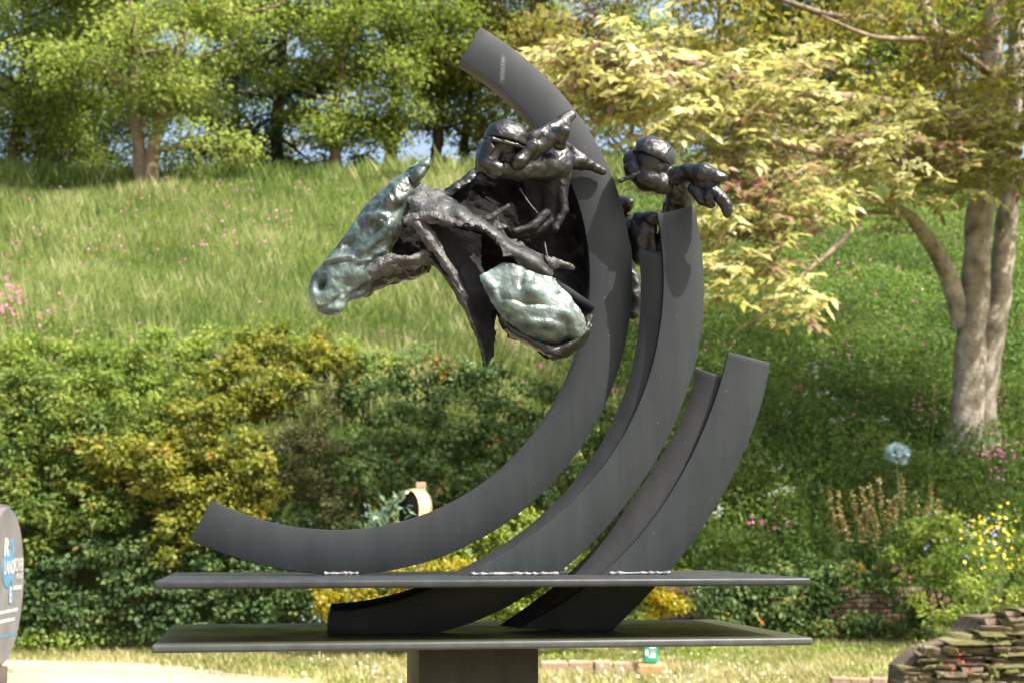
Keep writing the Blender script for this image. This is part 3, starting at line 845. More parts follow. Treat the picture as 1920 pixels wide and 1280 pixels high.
# ------------------------------------------------------------------ garden objects
M_bluef = noisy_mat('pale_blue_petals', [(.3, (.30, .42, .46)), (.7, (.48, .60, .64))], 9, .5, .2, .01, 30)
c = P(1681, 852, 24.6)
zb = float(tz(c.x, c.y)) - .05
root = thing('rose_ornament', 'pale blue rose shaped garden ornament on a stalk on the right bank', 'ornament', (c.x, c.y, zb))
hz = c.z - zb
a = Acc(); a.tube([(0, 0, 0), (.01, 0, hz * .5), (0, 0, hz)], [.014, .012, .012], 6)
link('stalk', a.mesh('stalk'), M_stem, root)
def petal_mesh(w, h, cup):
    vs, fs = [], []
    nu, nv = 7, 6
    for i_ in range(nu):
        for j_ in range(nv):
            u = i_ / (nu - 1) * 2 - 1; t = j_ / (nv - 1)
            ww = w * math.sin(math.pi * min(.15 + t * .62, 1)) * (1 - .12 * (t > .9))
            vs.append((u * ww, -cup * (t ** 1.6) * h + .5 * w * u * u * .5 + .01 * math.sin(u * 9 + t * 5), h * t - .25 * h * max(0, t - .75)))
    for i_ in range(nu - 1):
        for j_ in range(nv - 1):
            p_ = i_ * nv + j_
            fs.append((p_, p_ + nv, p_ + nv + 1, p_ + 1))
    me = bpy.data.meshes.new('petal')
    me.from_pydata(vs, [], fs)
    for p_ in me.polygons: p_.use_smooth = True
    me.materials.append(M_bluef)
    return me
pm = petal_mesh(.105, .15, -.25)
for k in range(34):
    zz = 1 - 1.75 * (k + .5) / 34
    az = k * 2.39996
    rr_ = math.sqrt(max(0, 1 - zz * zz))
    d_ = Vector((rr_ * math.cos(az), rr_ * math.sin(az), zz))
    o = link('petal', pm, None, root)
    o.location = Vector((0, 0, hz)) + d_ * .075
    o.rotation_euler = (d_ + Vector((0, 0, .55))).to_track_quat('Z', 'Y').to_euler()
    o.rotation_euler.rotate_axis('Z', random.uniform(0, 6.28))
    o.scale = [random.uniform(.8, 1.1)] * 3

# drum shaped wooden insect house on a post
M_wood = noisy_mat('weathered_post', [(.3, (.22, .16, .10)), (.7, (.36, .28, .19))], 8, .85, .3, .01, 40)
M_rim = noisy_mat('bent_wood_rim', [(.3, (.50, .33, .13)), (.7, (.72, .52, .24))], 10, .6, .1, .005, 30)
M_black = noisy_mat('black_mesh', [(.3, (.006, .006, .006)), (.7, (.02, .02, .018))], 30, .6, .3, .005, 60)
c = P(776, 955, 19.6)
post = P(788, 1000, 19.85)
root = thing('wooden_drum', 'round wooden rimmed black drum on a post in the brambles', 'ornament', (c.x, post.y, 0))
dz = c.z
ptop = P(788, 903, 19.85).z
o = link('post', box_mesh('post', .125, .08, ptop, .008), M_wood, root)
o.location = (post.x - c.x, 0.05, 0)
yaw = R(-52)
def ring_mesh(name, ro, ri, d0, d1, n=40, close_back=False):
    vs, fs = [], []
    for k in range(n):
        t = k / n * 6.2832
        for r_, d_ in ((ro, d0), (ro, d1), (ri, d1), (ri, d0)):
            vs.append((r_ * math.cos(t), d_, r_ * math.sin(t)))
    for k in range(n):
        for q in range(4):
            fs.append((k * 4 + q, k * 4 + (q + 1) % 4, ((k + 1) % n) * 4 + (q + 1) % 4, ((k + 1) % n) * 4 + q))
    me = bpy.data.meshes.new(name)
    me.from_pydata(vs, [], fs)
    return me
rr = .265
for nm, me, mt in [('rim', ring_mesh('rim', rr, rr - .012, -.10, -.045), M_rim), ('rim', ring_mesh('rim', rr + .004, rr - .01, -.04, .01), M_rim), ('rim', ring_mesh('rim', rr, rr - .012, .015, .06), M_rim),
                   ('outer_band', ring_mesh('outer_band', rr + .012, rr - .01, .06, .085), M_wood)]:
    o = link(nm, me, mt, root)
    o.location = (0, -.16, dz); o.rotation_euler = (0, 0, yaw)
bm = bmesh.new()
bmesh.ops.create_cone(bm, cap_ends=True, segments=40, radius1=rr - .008, radius2=rr - .008, depth=.02, matrix=Matrix.Rotation(R(90), 4, 'X'))
me = bpy.data.meshes.new('back_panel'); bm.to_mesh(me); bm.free()
o = link('back_panel', me, M_black, root); o.location = (math.sin(yaw) * -.0 + 0, -.16, dz); o.rotation_euler = (0, 0, yaw)
ring_in = ring_mesh('lining', rr - .013, rr - .019, -.098, .05)
o = link('lining', ring_in, M_black, root); o.location = (0, -.16, dz); o.rotation_euler = (0, 0, yaw)
shrub('silver_plant', 'silvery leaved plant in front of the wooden drum', 'plant', [(735, 960, 19.0, 34, 26, .15), (715, 975, 19.0, 20, 20, .1)], 7, .13, .045, LM['silver'], 33, None, .4, True, M_stem, -.5)
c = G(598, 1246)
root = thing('garden_stake', 'thin pale stake standing in the verge under the lower plate', 'stake', c)
a = Acc(); a.tube([(0, 0, -.02), (.004, 0, .22), (0, 0, .44)], [.010, .009, .008], 6)
link('shaft', a.mesh('shaft'), M_wood, root)

# brick retaining wall
BR = [noisy_mat('brick_%s' % nm, [(.3, c1), (.7, c2)], 14, .9, .5, .012, 60) for nm, c1, c2 in
      [('red', (.10, .055, .035), (.17, .085, .055)), ('brown', (.09, .065, .045), (.16, .12, .08)), ('buff', (.15, .115, .075), (.24, .18, .12)), ('dark', (.07, .05, .04), (.14, .10, .075))]]
M_mortar = noisy_mat('old_mortar', [(.3, (.10, .085, .06)), (.7, (.20, .17, .12))], 12, .95, .5, .01, 50)
bmeshes = []
for q in range(8):
    me = box_mesh('brick', .215, .10, .066, .008, 1, .02)
    me.materials.append(BR[[0, 1, 2, 3, 1, 0, 1, 3][q]])
    bmeshes.append(me)
x0, x1 = px_x(1240, 23.6), px_x(1770, 23.6)
root = thing('brick_wall', 'low old brick retaining wall half hidden by plants', 'wall', ((x0 + x1) / 2, 23.72, 0))
o = link('mortar', box_mesh('mortar', x1 - x0, .12, .78), M_mortar, root); o.location = (0, .035, 0)
rows = 10
cnt = 0
for r_ in range(rows):
    xx = x0 + (.11 if r_ % 2 else 0)
    while xx < x1 - .1:
        if not (r_ == rows - 1 and random.random() < .25):
            o = link('brick', random.choice(bmeshes), None, root)
            o.location = (xx + .11 - (x0 + x1) / 2, -.035 + random.uniform(-.008, .008), r_ * .078)
            o.rotation_euler = (0, random.uniform(-.02, .02), random.uniform(-.03, .03))
            cnt += 1
        xx += .228

# dry stone wall, right foreground
SM = [noisy_mat('slate_%d' % q, [(.3, c1), (.55, c2), (.72, c3)], 7, .95, .9, .02, 45) for q, (c1, c2, c3) in enumerate([
    ((.11, .085, .055), (.21, .165, .11), (.30, .24, .16)), ((.09, .080, .045), (.17, .14, .085), (.19, .19, .055)),
    ((.13, .10, .07), (.23, .18, .125), (.33, .28, .20)), ((.09, .085, .04), (.17, .16, .06), (.24, .20, .12))])]
smesh = []
for q in range(12):
    bm = bmesh.new()
    bmesh.ops.create_cube(bm, size=1)
    for v in bm.verts:
        v.co += Vector([random.uniform(-.13, .13), random.uniform(-.06, .06), random.uniform(-.16, .16)])
    bmesh.ops.subdivide_edges(bm, edges=[e for e in bm.edges if abs(e.verts[0].co.x - e.verts[1].co.x) > .5], cuts=2)
    for v in bm.verts:
        v.co += Vector([random.uniform(-.03, .03), random.uniform(-.06, .06), random.uniform(-.09, .09)])
    bmesh.ops.bevel(bm, geom=bm.edges[:], offset=.035, segments=1, affect='EDGES')
    me = bpy.data.meshes.new('stone'); bm.to_mesh(me); bm.free()
    me.materials.append(SM[q % 4])
    smesh.append(me)
WY = 14.0
def wx(px): return px_x(px, WY)
root = thing('dry_stone_wall', 'mossy stepped dry stone wall at the lower right corner', 'wall', (wx(1820), WY, 0))
def top_z(px):
    return EYE - (np.interp(px, [1650, 1690, 1712, 1730, 1770, 1800, 1818, 1830, 1920, 2100], [1275, 1236, 1216, 1202, 1192, 1184, 1164, 1143, 1139, 1134]) - 1000) / F * WY
z = 0.0
wr = random.Random(3)
while z < .93:
    h_ = wr.uniform(.026, .056)
    px = 1662 + wr.uniform(0, 22)
    while px < 2080:
        ln = wr.uniform(.12, .36)
        pw = ln / WY * F
        if top_z(px + pw * .35) >= z + h_ * .6:
            o = link('stone', wr.choice(smesh), None, root)
            o.location = (wx(px + pw / 2) - wx(1820), wr.uniform(-.05, .05) + .12 * z, z + h_ / 2)
            o.scale = (ln * .98, .34 * wr.uniform(.85, 1.1), h_ * 1.02)
            o.rotation_euler = (wr.uniform(-.06, .06), wr.uniform(-.02, .05), wr.uniform(-.06, .06))
        px += pw
    z += h_ * .97
# rubble and earth core behind the face stones
core_v, core_f = [], []
pxs = np.linspace(1690, 2080, 40)
for q, px in enumerate(pxs):
    zt = float(top_z(px)) - .05
    xx = wx(px) - wx(1820)
    core_v += [(xx, .0 + .09 * zt + .02, -.02), (xx, .0 + .09 * zt + .02, zt), (xx, .75, zt - .02), (xx, .9, -.02)]
    if q:
        b0 = (q - 1) * 4
        core_f += [(b0 + i_, b0 + 4 + i_, b0 + 4 + (i_ + 1) % 4, b0 + (i_ + 1) % 4) for i_ in range(4)]
core_f += [(0, 1, 2, 3), (156, 159, 158, 157)]
me = bpy.data.meshes.new('core'); me.from_pydata(core_v, [], core_f)
link('core', me, noisy_mat('earth_core', [(.3, (.06, .045, .03)), (.7, (.14, .11, .07))], 9, .95, .8, .03, 30), root)
for k, (px, py, mt, nm, lab) in enumerate([(1720, 1212, 'fresh', 'wall_fern', 'small green plant rooted in the left step of the stone wall'),
                                  (1865, 1262, 'fresh', 'wall_fern', 'bright leafy sprig near the foot of the stone wall'),
                                  (1805, 1245, 'red', 'wall_sprig', 'red leaved sprig growing from the stone wall face'),
                                  (1865, 1210, 'lime', 'wall_fern', 'yellow green sprig midway up the stone wall'),
                                  (1752, 1262, 'fresh', 'wall_fern', 'pair of green leaves low at the left end of the stone wall')]):
    shrub(nm, lab, 'plant', [(px, py, 13.78, 9, 8, .03)], 2, .045, .026, LM[mt], 60 + k, None, .3, False, M_stem, -.2)

# brick edging on the lawn, with a fuel can
c = G(1110, 1264)
root = thing('brick_edging', 'low row of worn grey brown kerb blocks on the lawn behind the pedestal', 'kerb', (c.x, c.y, 0))
M_blk = noisy_mat('worn_block', [(.3, (.17, .13, .09)), (.55, (.28, .21, .14)), (.75, (.24, .20, .09))], 12, .95, .6, .015, 45)
xx = px_x(1012, c.y) - c.x
while xx < px_x(1188, c.y) - c.x:
    ln = random.uniform(.20, .34)
    me = box_mesh('block', ln, .20, random.uniform(.13, .16), .02, 2, .04); me.materials.append(M_blk)
    o = link('block', me, None, root)
    o.location = (xx + ln / 2, random.uniform(-.02, .02), 0); o.rotation_euler = (0, 0, random.uniform(-.05, .05))
    xx += ln + .015
M_ob = noisy_mat('orange_brick', [(.3, (.30, .13, .055)), (.6, (.50, .27, .13)), (.75, (.62, .42, .26))], 9, .9, .4, .01, 50)
lb = G(1222, 1266)
lob = thing('loose_brick', 'rounded orange brick at the right end of the kerb under the green can', 'brick', (lb.x, lb.y, 0))
me = box_mesh('block', .35, .22, .14, .03, 3, .05); o = link('block', me, M_ob, lob)
M_green = noisy_mat('green_plastic', [(.3, (.012, .20, .11)), (.7, (.02, .28, .16))], 4, .35, 0, spec=.5)
M_lab = noisy_mat('label_white', [(.3, (.62, .66, .66)), (.7, (.74, .77, .77))], 14, .5, 0)
M_lab2 = noisy_mat('label_grey', [(.3, (.22, .24, .22)), (.7, (.34, .36, .33))], 14, .5, 0)
can = thing('fuel_can', 'small green plastic fuel can with white labels on the orange brick', 'can', (px_x(1215, lb.y), lb.y, .142))
link('body', box_mesh('body', .16, .11, .27, .022, 3), M_green, can)
for nm, sx, sz, ox, oz, mt in [('label', .058, .09, .018, .165, M_lab), ('label', .058, .07, .022, .075, M_lab2), ('label', .034, .06, -.045, .09, M_lab), ('label', .050, .045, .024, .062, M_lab)]:
    o = link(nm, box_mesh(nm, sx, .003, sz), mt, can); o.location = (ox, -.0562 - (.0015 if oz == .062 else 0), oz)
a = Acc(); a.tube(catmull([(-.05, 0, .262), (-.045, 0, .315), (.02, 0, .32), (.03, 0, .262)], 14), .011, 8)
link('handle', a.mesh('handle'), M_green, can)
a = Acc(); a.tube([(.058, 0, .255), (.058, 0, .285), (.058, 0, .31)], [.020, .022, .022], 12)
link('cap', a.mesh('cap'), M_black, can)
# kerb at the right by the stone wall
c = G(1625, 1290)
root = thing('brick_edging', 'mossy brick edging running up to the stone wall', 'kerb', (c.x, c.y, 0))
xx = px_x(1545, c.y) - c.x
while xx < px_x(1686, c.y) - c.x:
    ln = random.uniform(.18, .28)
    me = box_mesh('block', ln, .16, random.uniform(.10, .12), .012, 2, .03); me.materials.append(M_blk)
    o = link('block', me, None, root)
    o.location = (xx + ln / 2, random.uniform(-.02, .02), 0)
    xx += ln + .012

# round sign at the left edge
sgc = P(-2, 1097, 6.0)
sign = thing('round_sign', 'dark grey round sign panel with white and blue lettering at the left edge', 'sign', (sgc.x, sgc.y, 0))
M_sign = noisy_mat('scuffed_grey_panel', [(.3, (.085, .085, .087)), (.7, (.145, .145, .146))], 5, .42, .15, .004, 60)
bm = bmesh.new()
bmesh.ops.create_cone(bm, cap_ends=True, segments=72, radius1=.315, radius2=.315, depth=.05, matrix=Matrix.Rotation(R(90), 4, 'X'))
bmesh.ops.bevel(bm, geom=[e for e in bm.edges if len(e.link_faces) == 2 and e.calc_face_angle(0) > 1], offset=.016, segments=3, affect='EDGES')
me = bpy.data.meshes.new('panel'); bm.to_mesh(me); bm.free()
SR = R(94.8)
o = link('panel', me, M_sign, sign); o.location = (0, 0, sgc.z); o.rotation_euler = (0, 0, SR)
M_post = noisy_mat('dark_post', [(.3, (.035, .03, .028)), (.7, (.07, .06, .05))], 8, .6, .2, .005, 40)
bm = bmesh.new()
bmesh.ops.create_cone(bm, cap_ends=True, segments=24, radius1=.05, radius2=.045, depth=sgc.z - .31, matrix=Matrix.Translation((0, 0, (sgc.z - .31) / 2)))
me = bpy.data.meshes.new('post'); bm.to_mesh(me); bm.free()
link('post', me, M_post, sign)
M_ink = noisy_mat('white_ink', [(.3, (.36, .36, .35)), (.7, (.46, .46, .45))], 20, .5, 0)
M_blue = noisy_mat('blue_ink', [(.3, (.05, .13, .21)), (.7, (.08, .18, .27))], 20, .5, 0)
def on_sign(o, u, w, lift=.0265):
    o.parent = sign
    o.rotation_euler = (R(90), 0, SR)
    o.location = (u * math.cos(SR) + lift * math.sin(SR), u * math.sin(SR) - lift * math.cos(SR), sgc.z + w)
def text_mesh(name, s, mat, u0, u1, w, h, bold=0.0, lift=.0275):
    """lettering fitted between u0 and u1 on the panel, h tall"""
    cu = bpy.data.curves.new(name, 'FONT')
    cu.body = s; cu.size = 1.0; cu.offset = bold
    tmp = bpy.data.objects.new(name, cu)
    sc.collection.objects.link(tmp)
    me = bpy.data.meshes.new_from_object(tmp.evaluated_get(bpy.context.evaluated_depsgraph_get()))
    bpy.data.objects.remove(tmp)
    co = np.empty(len(me.vertices) * 3, np.float32); me.vertices.foreach_get('co', co); co = co.reshape(-1, 3)
    lo, hi = co.min(0), co.max(0)
    co[:, 0] = (co[:, 0] - lo[0]) / (hi[0] - lo[0]) * (u1 - u0)
    co[:, 1] = (co[:, 1] - lo[1]) / (hi[1] - lo[1]) * h
    co[:, 2] = 0
    me.vertices.foreach_set('co', co.ravel()); me.update()
    o = link(name, me, mat)
    on_sign(o, u0, w, lift)
    return o
def disc_mesh(name, a_, b_):
    bm = bmesh.new()
    bmesh.ops.create_cone(bm, cap_ends=True, segments=36, radius1=1, radius2=1, depth=.002)
    bmesh.ops.scale(bm, vec=(a_, b_, 1), verts=bm.verts)
    me = bpy.data.meshes.new(name); bm.to_mesh(me); bm.free()
    return me
on_sign(link('logo_oval', disc_mesh('logo_oval', .10, .075), M_blue), .035, .066, .0262)
on_sign(link('logo_dot', disc_mesh('logo_dot', .025, .030), M_blue), .09, .155, .0262)
text_mesh('lettering', 'LAND', M_ink, -.045, .115, .045, .052, .02, .0295)
text_mesh('lettering', 'ROVER', M_ink, .122, .275, .052, .052, .01)
text_mesh('lettering', 'SPECIALIST', M_ink, .16, .272, .022, .020)
text_mesh('lettering', 'R', M_ink, -.05, .030, .115, .07, .03)
on_sign(link('badge', disc_mesh('badge', .035, .045), M_blue), .085, -.030, .0262)
text_mesh('lettering', 'E', M_ink, .055, .085, -.068, .06, .03, .0295)
for (u, w, ln, hh, mt) in [(.13, -.012, .12, .018, M_ink), (-.10, -.10, .31, .014, M_ink), (-.10, -.135, .26, .014, M_ink), (-.10, -.195, .29, .013, M_blue)]:
    k_ = 0
    while k_ < ln:                                   # rows of print too small to read
        s_ = random.uniform(.008, .022)
        o = link('small_print', box_mesh('small_print', s_, .0012, hh * random.uniform(.7, 1)), mt, None)
        o.parent = sign; o.rotation_euler = (0, 0, SR)
        uu = u + k_ + s_ / 2
        o.location = (uu * math.cos(SR) + .026 * math.sin(SR), uu * math.sin(SR) - .026 * math.cos(SR), sgc.z + w - hh / 2)
        k_ += s_ + random.uniform(.004, .010)

# ------------------------------------------------------------------ the sculpture
def paint_mat(name, c1, c2, rough=.5, streak=None, warm=None):
    m, n, l, b = newmat(name)
    tc = n.new('ShaderNodeTexCoord').outputs['Object']
    mpv = n.new('ShaderNodeMapping'); mpv.inputs['Scale'].default_value = (26, 26, 3.5)       # dust run down by rain
    l.new(tc, mpv.inputs[0])
    a = noise(n, l, 1, 7, .66, mpv.outputs[0])
    r = ramp(n, [(.3, c1), (.62, c2), (.82, tuple(q * 1.5 for q in c2))])
    l.new(a.outputs[0], r.inputs[0])
    sp = noise(n, l, 160, 2, .5, tc)                     # chips and specks
    r2 = ramp(n, [(.735, (0, 0, 0)), (.80, (1, 1, 1))])
    l.new(sp.outputs[0], r2.inputs[0])
    mx = n.new('ShaderNodeMix'); mx.data_type = 'RGBA'
    l.new(r2.outputs[0], mx.inputs[0])
    l.new(r.outputs[0], mx.inputs[6])
    mx.inputs[7].default_value = (.12, .115, .105, 1)
    out = mx.outputs[2]
    if streak:
        p0, p1 = streak
        vs = n.new('ShaderNodeVectorMath'); vs.operation = 'SUBTRACT'
        l.new(tc, vs.inputs[0]); vs.inputs[1].default_value = p0
        dx = (p1 - p0)
        dt = n.new('ShaderNodeVectorMath'); dt.operation = 'DOT_PRODUCT'
        l.new(vs.outputs[0], dt.inputs[0]); dt.inputs[1].default_value = dx.normalized()
        side = dx.cross(EV).normalized()
        ds = n.new('ShaderNodeVectorMath'); ds.operation = 'DOT_PRODUCT'
        l.new(vs.outputs[0], ds.inputs[0]); ds.inputs[1].default_value = side
        ab = n.new('ShaderNodeMath'); ab.operation = 'ABSOLUTE'
        l.new(ds.outputs['Value'], ab.inputs[0])
        m1 = n.new('ShaderNodeMapRange'); l.new(ab.outputs[0], m1.inputs[0])
        m1.inputs[1].default_value = .001; m1.inputs[2].default_value = .007; m1.inputs[3].default_value = 1; m1.inputs[4].default_value = 0
        c_ = n.new('ShaderNodeMapRange'); l.new(dt.outputs['Value'], c_.inputs[0])
        c_.inputs[1].default_value = 0; c_.inputs[2].default_value = .012; c_.inputs[3].default_value = 0; c_.inputs[4].default_value = 1
        d_ = n.new('ShaderNodeMapRange'); l.new(dt.outputs['Value'], d_.inputs[0])
        d_.inputs[1].default_value = dx.length - .015; d_.inputs[2].default_value = dx.length; d_.inputs[3].default_value = 1; d_.inputs[4].default_value = 0
        nz = noise(n, l, 260, 5, .7, tc)
        r3 = ramp(n, [(.35, (0, 0, 0)), (.75, (.7, .7, .7))]); l.new(nz.outputs[0], r3.inputs[0])
        cur = m1.outputs[0]
        for o_ in (c_.outputs[0], d_.outputs[0], r3.outputs[0]):
            mu = n.new('ShaderNodeMath'); mu.operation = 'MULTIPLY'
            l.new(cur, mu.inputs[0]); l.new(o_, mu.inputs[1]); cur = mu.outputs[0]
        m3 = n.new('ShaderNodeMix'); m3.data_type = 'RGBA'
        l.new(cur, m3.inputs[0]); l.new(out, m3.inputs[6]); m3.inputs[7].default_value = (.20, .21, .21, 1)
        out = m3.outputs[2]
    l.new(out, b.inputs['Base Color'])
    rg = noise(n, l, 9, 5, .6, tc)
    rmp = n.new('ShaderNodeMapRange'); l.new(rg.outputs[0], rmp.inputs[0])
    rmp.inputs[1].default_value = .3; rmp.inputs[2].default_value = .7; rmp.inputs[3].default_value = rough - .08; rmp.inputs[4].default_value = rough + .16
    l.new(rmp.outputs[0], b.inputs['Roughness'])
    b.inputs['Specular IOR Level'].default_value = .26
    h = noise(n, l, 420, 3, .6, tc)
    bump(n, l, h.outputs[0], b, .18, .002)
    return m

def bronze_mat(name, dark, mid, pale, t0, t1, rough=.42, metal=.25, rust=True, scale=17, bmp=.55):
    m, n, l, b = newmat(name)
    tc = n.new('ShaderNodeTexCoord').outputs['Object']
    a = noise(n, l, scale, 6, .62, tc)
    r = ramp(n, [(t0, dark), ((t0 + t1) / 2, mid), (t1, pale)])
    l.new(a.outputs[0], r.inputs[0])
    out = r.outputs[0]
    if rust:
        a2 = noise(n, l, 34, 3, .5, tc)
        r2 = ramp(n, [(.66, (0, 0, 0)), (.76, (.5, .5, .5))])
        l.new(a2.outputs[0], r2.inputs[0])
        mx = n.new('ShaderNodeMix'); mx.data_type = 'RGBA'
        l.new(r2.outputs[0], mx.inputs[0]); l.new(out, mx.inputs[6]); mx.inputs[7].default_value = (.13, .095, .075, 1)
        out = mx.outputs[2]
    l.new(out, b.inputs['Base Color'])
    b.inputs['Metallic'].default_value = 0.0
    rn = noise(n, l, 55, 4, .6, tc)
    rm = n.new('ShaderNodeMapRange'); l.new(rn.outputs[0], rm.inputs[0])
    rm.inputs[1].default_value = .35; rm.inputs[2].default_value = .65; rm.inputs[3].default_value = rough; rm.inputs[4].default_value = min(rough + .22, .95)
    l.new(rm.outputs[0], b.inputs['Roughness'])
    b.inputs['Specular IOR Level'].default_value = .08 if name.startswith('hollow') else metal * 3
    h = noise(n, l, 90, 4, .60, tc)
    bump(n, l, h.outputs[0], b, bmp, .010)
    return m

M_steel = paint_mat('graphite_paint', (.0085, .0115, .0132), (.0140, .0180, .0200), .52)
M_steel1 = paint_mat('graphite_paint_scraped', (.0085, .0115, .0132), (.0140, .0180, .0200), .52, (S(944, 100, .345) - Vector((*(O0 + EX * .617 + EV * .32).xy, 0)), S(941, 160, .345) - Vector((*(O0 + EX * .617 + EV * .32).xy, 0))))
M_steel2 = paint_mat('graphite_paint_inner', (.0100, .0112, .0120), (.0160, .0172, .0180), .54)
M_plate = paint_mat('plate_paint', (.014, .017, .019), (.026, .029, .030), .40)
M_plate2 = paint_mat('plate_paint_algae_shade', (.032, .036, .038), (.052, .056, .056), .38)
_n, _l = M_plate2.node_tree.nodes, M_plate2.node_tree.links            # algae green on the flat top, darkened to hold the upper plate's shade
_b = _n['Principled BSDF']
_src = _b.inputs['Base Color'].links[0].from_socket
_ge = _n.new('ShaderNodeNewGeometry'); _sx = _n.new('ShaderNodeSeparateXYZ'); _l.new(_ge.outputs['Normal'], _sx.inputs[0])
_mr = _n.new('ShaderNodeMapRange'); _mr.inputs[1].default_value = .9; _mr.inputs[2].default_value = .99; _l.new(_sx.outputs[2], _mr.inputs[0])
_m = _n.new('ShaderNodeMix'); _m.data_type = 'RGBA'; _l.new(_mr.outputs[0], _m.inputs[0]); _l.new(_src, _m.inputs[6])
_m.inputs[7].default_value = (.030, .032, .016, 1); _l.new(_m.outputs[2], _b.inputs['Base Color'])
M_ped = paint_mat('pedestal_paint', (.018, .018, .012), (.030, .029, .019), .55)
M_weld = noisy_mat('weld_bead', [(.3, (.035, .037, .039)), (.7, (.12, .125, .13))], 40, .40, .6, .004, 120, spec=.6)  # grey lifted to stand for the white gloss on the beads
B_head = bronze_mat('verdigris_bronze', (.012, .020, .018), (.054, .082, .075), (.20, .26, .24), .41, .67, .26, .17, True, 12, .30)
B_chest = bronze_mat('pale_verdigris_bronze', (.018, .028, .026), (.070, .100, .092), (.19, .245, .228), .40, .68, .27, .16, True, 14, .30)
B_dark = bronze_mat('dark_bronze', (.003, .0032, .0034), (.0065, .007, .0075), (.018, .021, .0215), .42, .80, .29, .15, False, 17, .28)
B_sheet = bronze_mat('matt_dark_bronze', (.008, .0095, .010), (.016, .0195, .0195), (.045, .055, .053), .40, .72, .42, .11, False, 14, .3)
B_shade = bronze_mat('shaded_bronze', (.0035, .0036, .0038), (.007, .0074, .0078), (.016, .018, .0185), .38, .76, .48, .07, False, 17, .3)  # bronze darkened so the drape and the rider's legs look shaded
B_hollow = bronze_mat('hollow_shade_bronze', (.0035, .0035, .0035), (.006, .006, .006), (.011, .012, .012), .35, .74, .6, 0, False)  # near black: the shade inside the hollows is put into the colour
B_grey = bronze_mat('grey_bronze', (.022, .021, .022), (.042, .040, .041), (.070, .071, .070), .35, .70, .42, .15, False)
B_mid = bronze_mat('greenish_dark_bronze', (.0035, .0042, .0042), (.008, .0105, .0098), (.034, .046, .042), .44, .80, .30, .16, False, 17, .28)

Z_UP = EYE - .0825                 # top of the upper plate
Z_LO = EYE - .1935                 # top of the lower plate
TH = .0145
ctr = O0 + EX * .617 + EV * .32
base = Vector((ctr.x, ctr.y, 0))
sculpt = thing('horse_racing_sculpture', 'bronze racing horses and riders bursting from dark steel arcs on a pedestal', 'sculpture', base)

def part(name, me, mat, parent=None):
    """mesh in world coordinates -> part of the sculpture (or of one of its parts)"""
    for v in me.vertices:
        v.co -= base
    if mat and not me.materials:
        me.materials.append(mat)
    o = bpy.data.objects.new(name, me)
    sc.collection.objects.link(o)
    o.parent = parent or sculpt
    return o

def bevel_mesh(me, off, seg=2, ang=.6):
    bm = bmesh.new(); bm.from_mesh(me)
    bmesh.ops.recalc_face_normals(bm, faces=bm.faces)
    es = [e for e in bm.edges if len(e.link_faces) == 2 and e.calc_face_angle(0) > ang]
    bmesh.ops.bevel(bm, geom=es, offset=off, segments=seg, affect='EDGES', profile=.5)
    bm.to_mesh(me); bm.free()
    for p in me.polygons:
        p.use_smooth = True
    try:
        me.set_sharp_from_angle(angle=R(40))
    except Exception:
        pass
    return me

def slab(name, zt, mat, grow=0.0):
    me = bpy.data.meshes.new(name)
    c = [O0 + EX * (-grow) + EV * (-grow), O0 + EX * (1.234 + grow) + EV * (-grow), O0 + EX * (1.234 + grow) + EV * (.645 + grow), O0 + EX * (-grow) + EV * (.645 + grow)]
    vs = [(p.x, p.y, zt) for p in c] + [(p.x, p.y, zt - TH) for p in c]
    me.from_pydata(vs, [], [(0, 1, 2, 3), (7, 6, 5, 4), (0, 4, 5, 1), (1, 5, 6, 2), (2, 6, 7, 3), (3, 7, 4, 0)])
    bevel_mesh(me, .0045, 3)
    return part(name, me, mat)
slab('upper_plate', Z_UP, M_plate, -.010)
slab('lower_plate', Z_LO, M_plate2, -.009)
# pedestal column
me = bpy.data.meshes.new('pedestal')
pl, pr = S(785, 1240, .18), S(1010, 1240, .18)
u0, u1 = (pl - O0).dot(EX), (pr - O0).dot(EX)
c = [O0 + EX * u0 + EV * .18, O0 + EX * u1 + EV * .18, O0 + EX * u1 + EV * .42, O0 + EX * u0 + EV * .42]
vs = [(p.x, p.y, Z_LO - TH - .001) for p in c] + [(p.x, p.y, 0) for p in c]
me.from_pydata(vs, [], [(0, 1, 2, 3), (7, 6, 5, 4), (0, 4, 5, 1), (1, 5, 6, 2), (2, 6, 7, 3), (3, 7, 4, 0)])
part('pedestal', bevel_mesh(me, .004, 2), M_ped)
me = bpy.data.meshes.new('foot_plate')
c = [O0 + EX * (u0 - .12) + EV * .06, O0 + EX * (u1 + .12) + EV * .06, O0 + EX * (u1 + .12) + EV * .54, O0 + EX * (u0 - .12) + EV * .54]
vs = [(p.x, p.y, .035) for p in c] + [(p.x, p.y, 0) for p in c]
me.from_pydata(vs, [], [(0, 1, 2, 3), (7, 6, 5, 4), (0, 4, 5, 1), (1, 5, 6, 2), (2, 6, 7, 3), (3, 7, 4, 0)])
part('foot_plate', bevel_mesh(me, .004, 2), M_ped)

def smooth_edge(pts, n, deg=5):
    p = np.asarray(pts, float)
    A = np.c_[2 * p, np.ones(len(p))]
    sol = np.linalg.lstsq(A, (p ** 2).sum(1), rcond=None)[0]
    c_ = sol[:2]
    th = np.unwrap(np.arctan2(p[:, 1] - c_[1], p[:, 0] - c_[0]))
    rr = np.hypot(p[:, 0] - c_[0], p[:, 1] - c_[1])
    t0 = th.mean()
    co = np.polyfit(th - t0, rr, deg)
    tt = np.linspace(th[0], th[-1], n)
    r2 = np.polyval(co, tt - t0)
    return np.c_[c_[0] + r2 * np.cos(tt), c_[1] + r2 * np.sin(tt)]

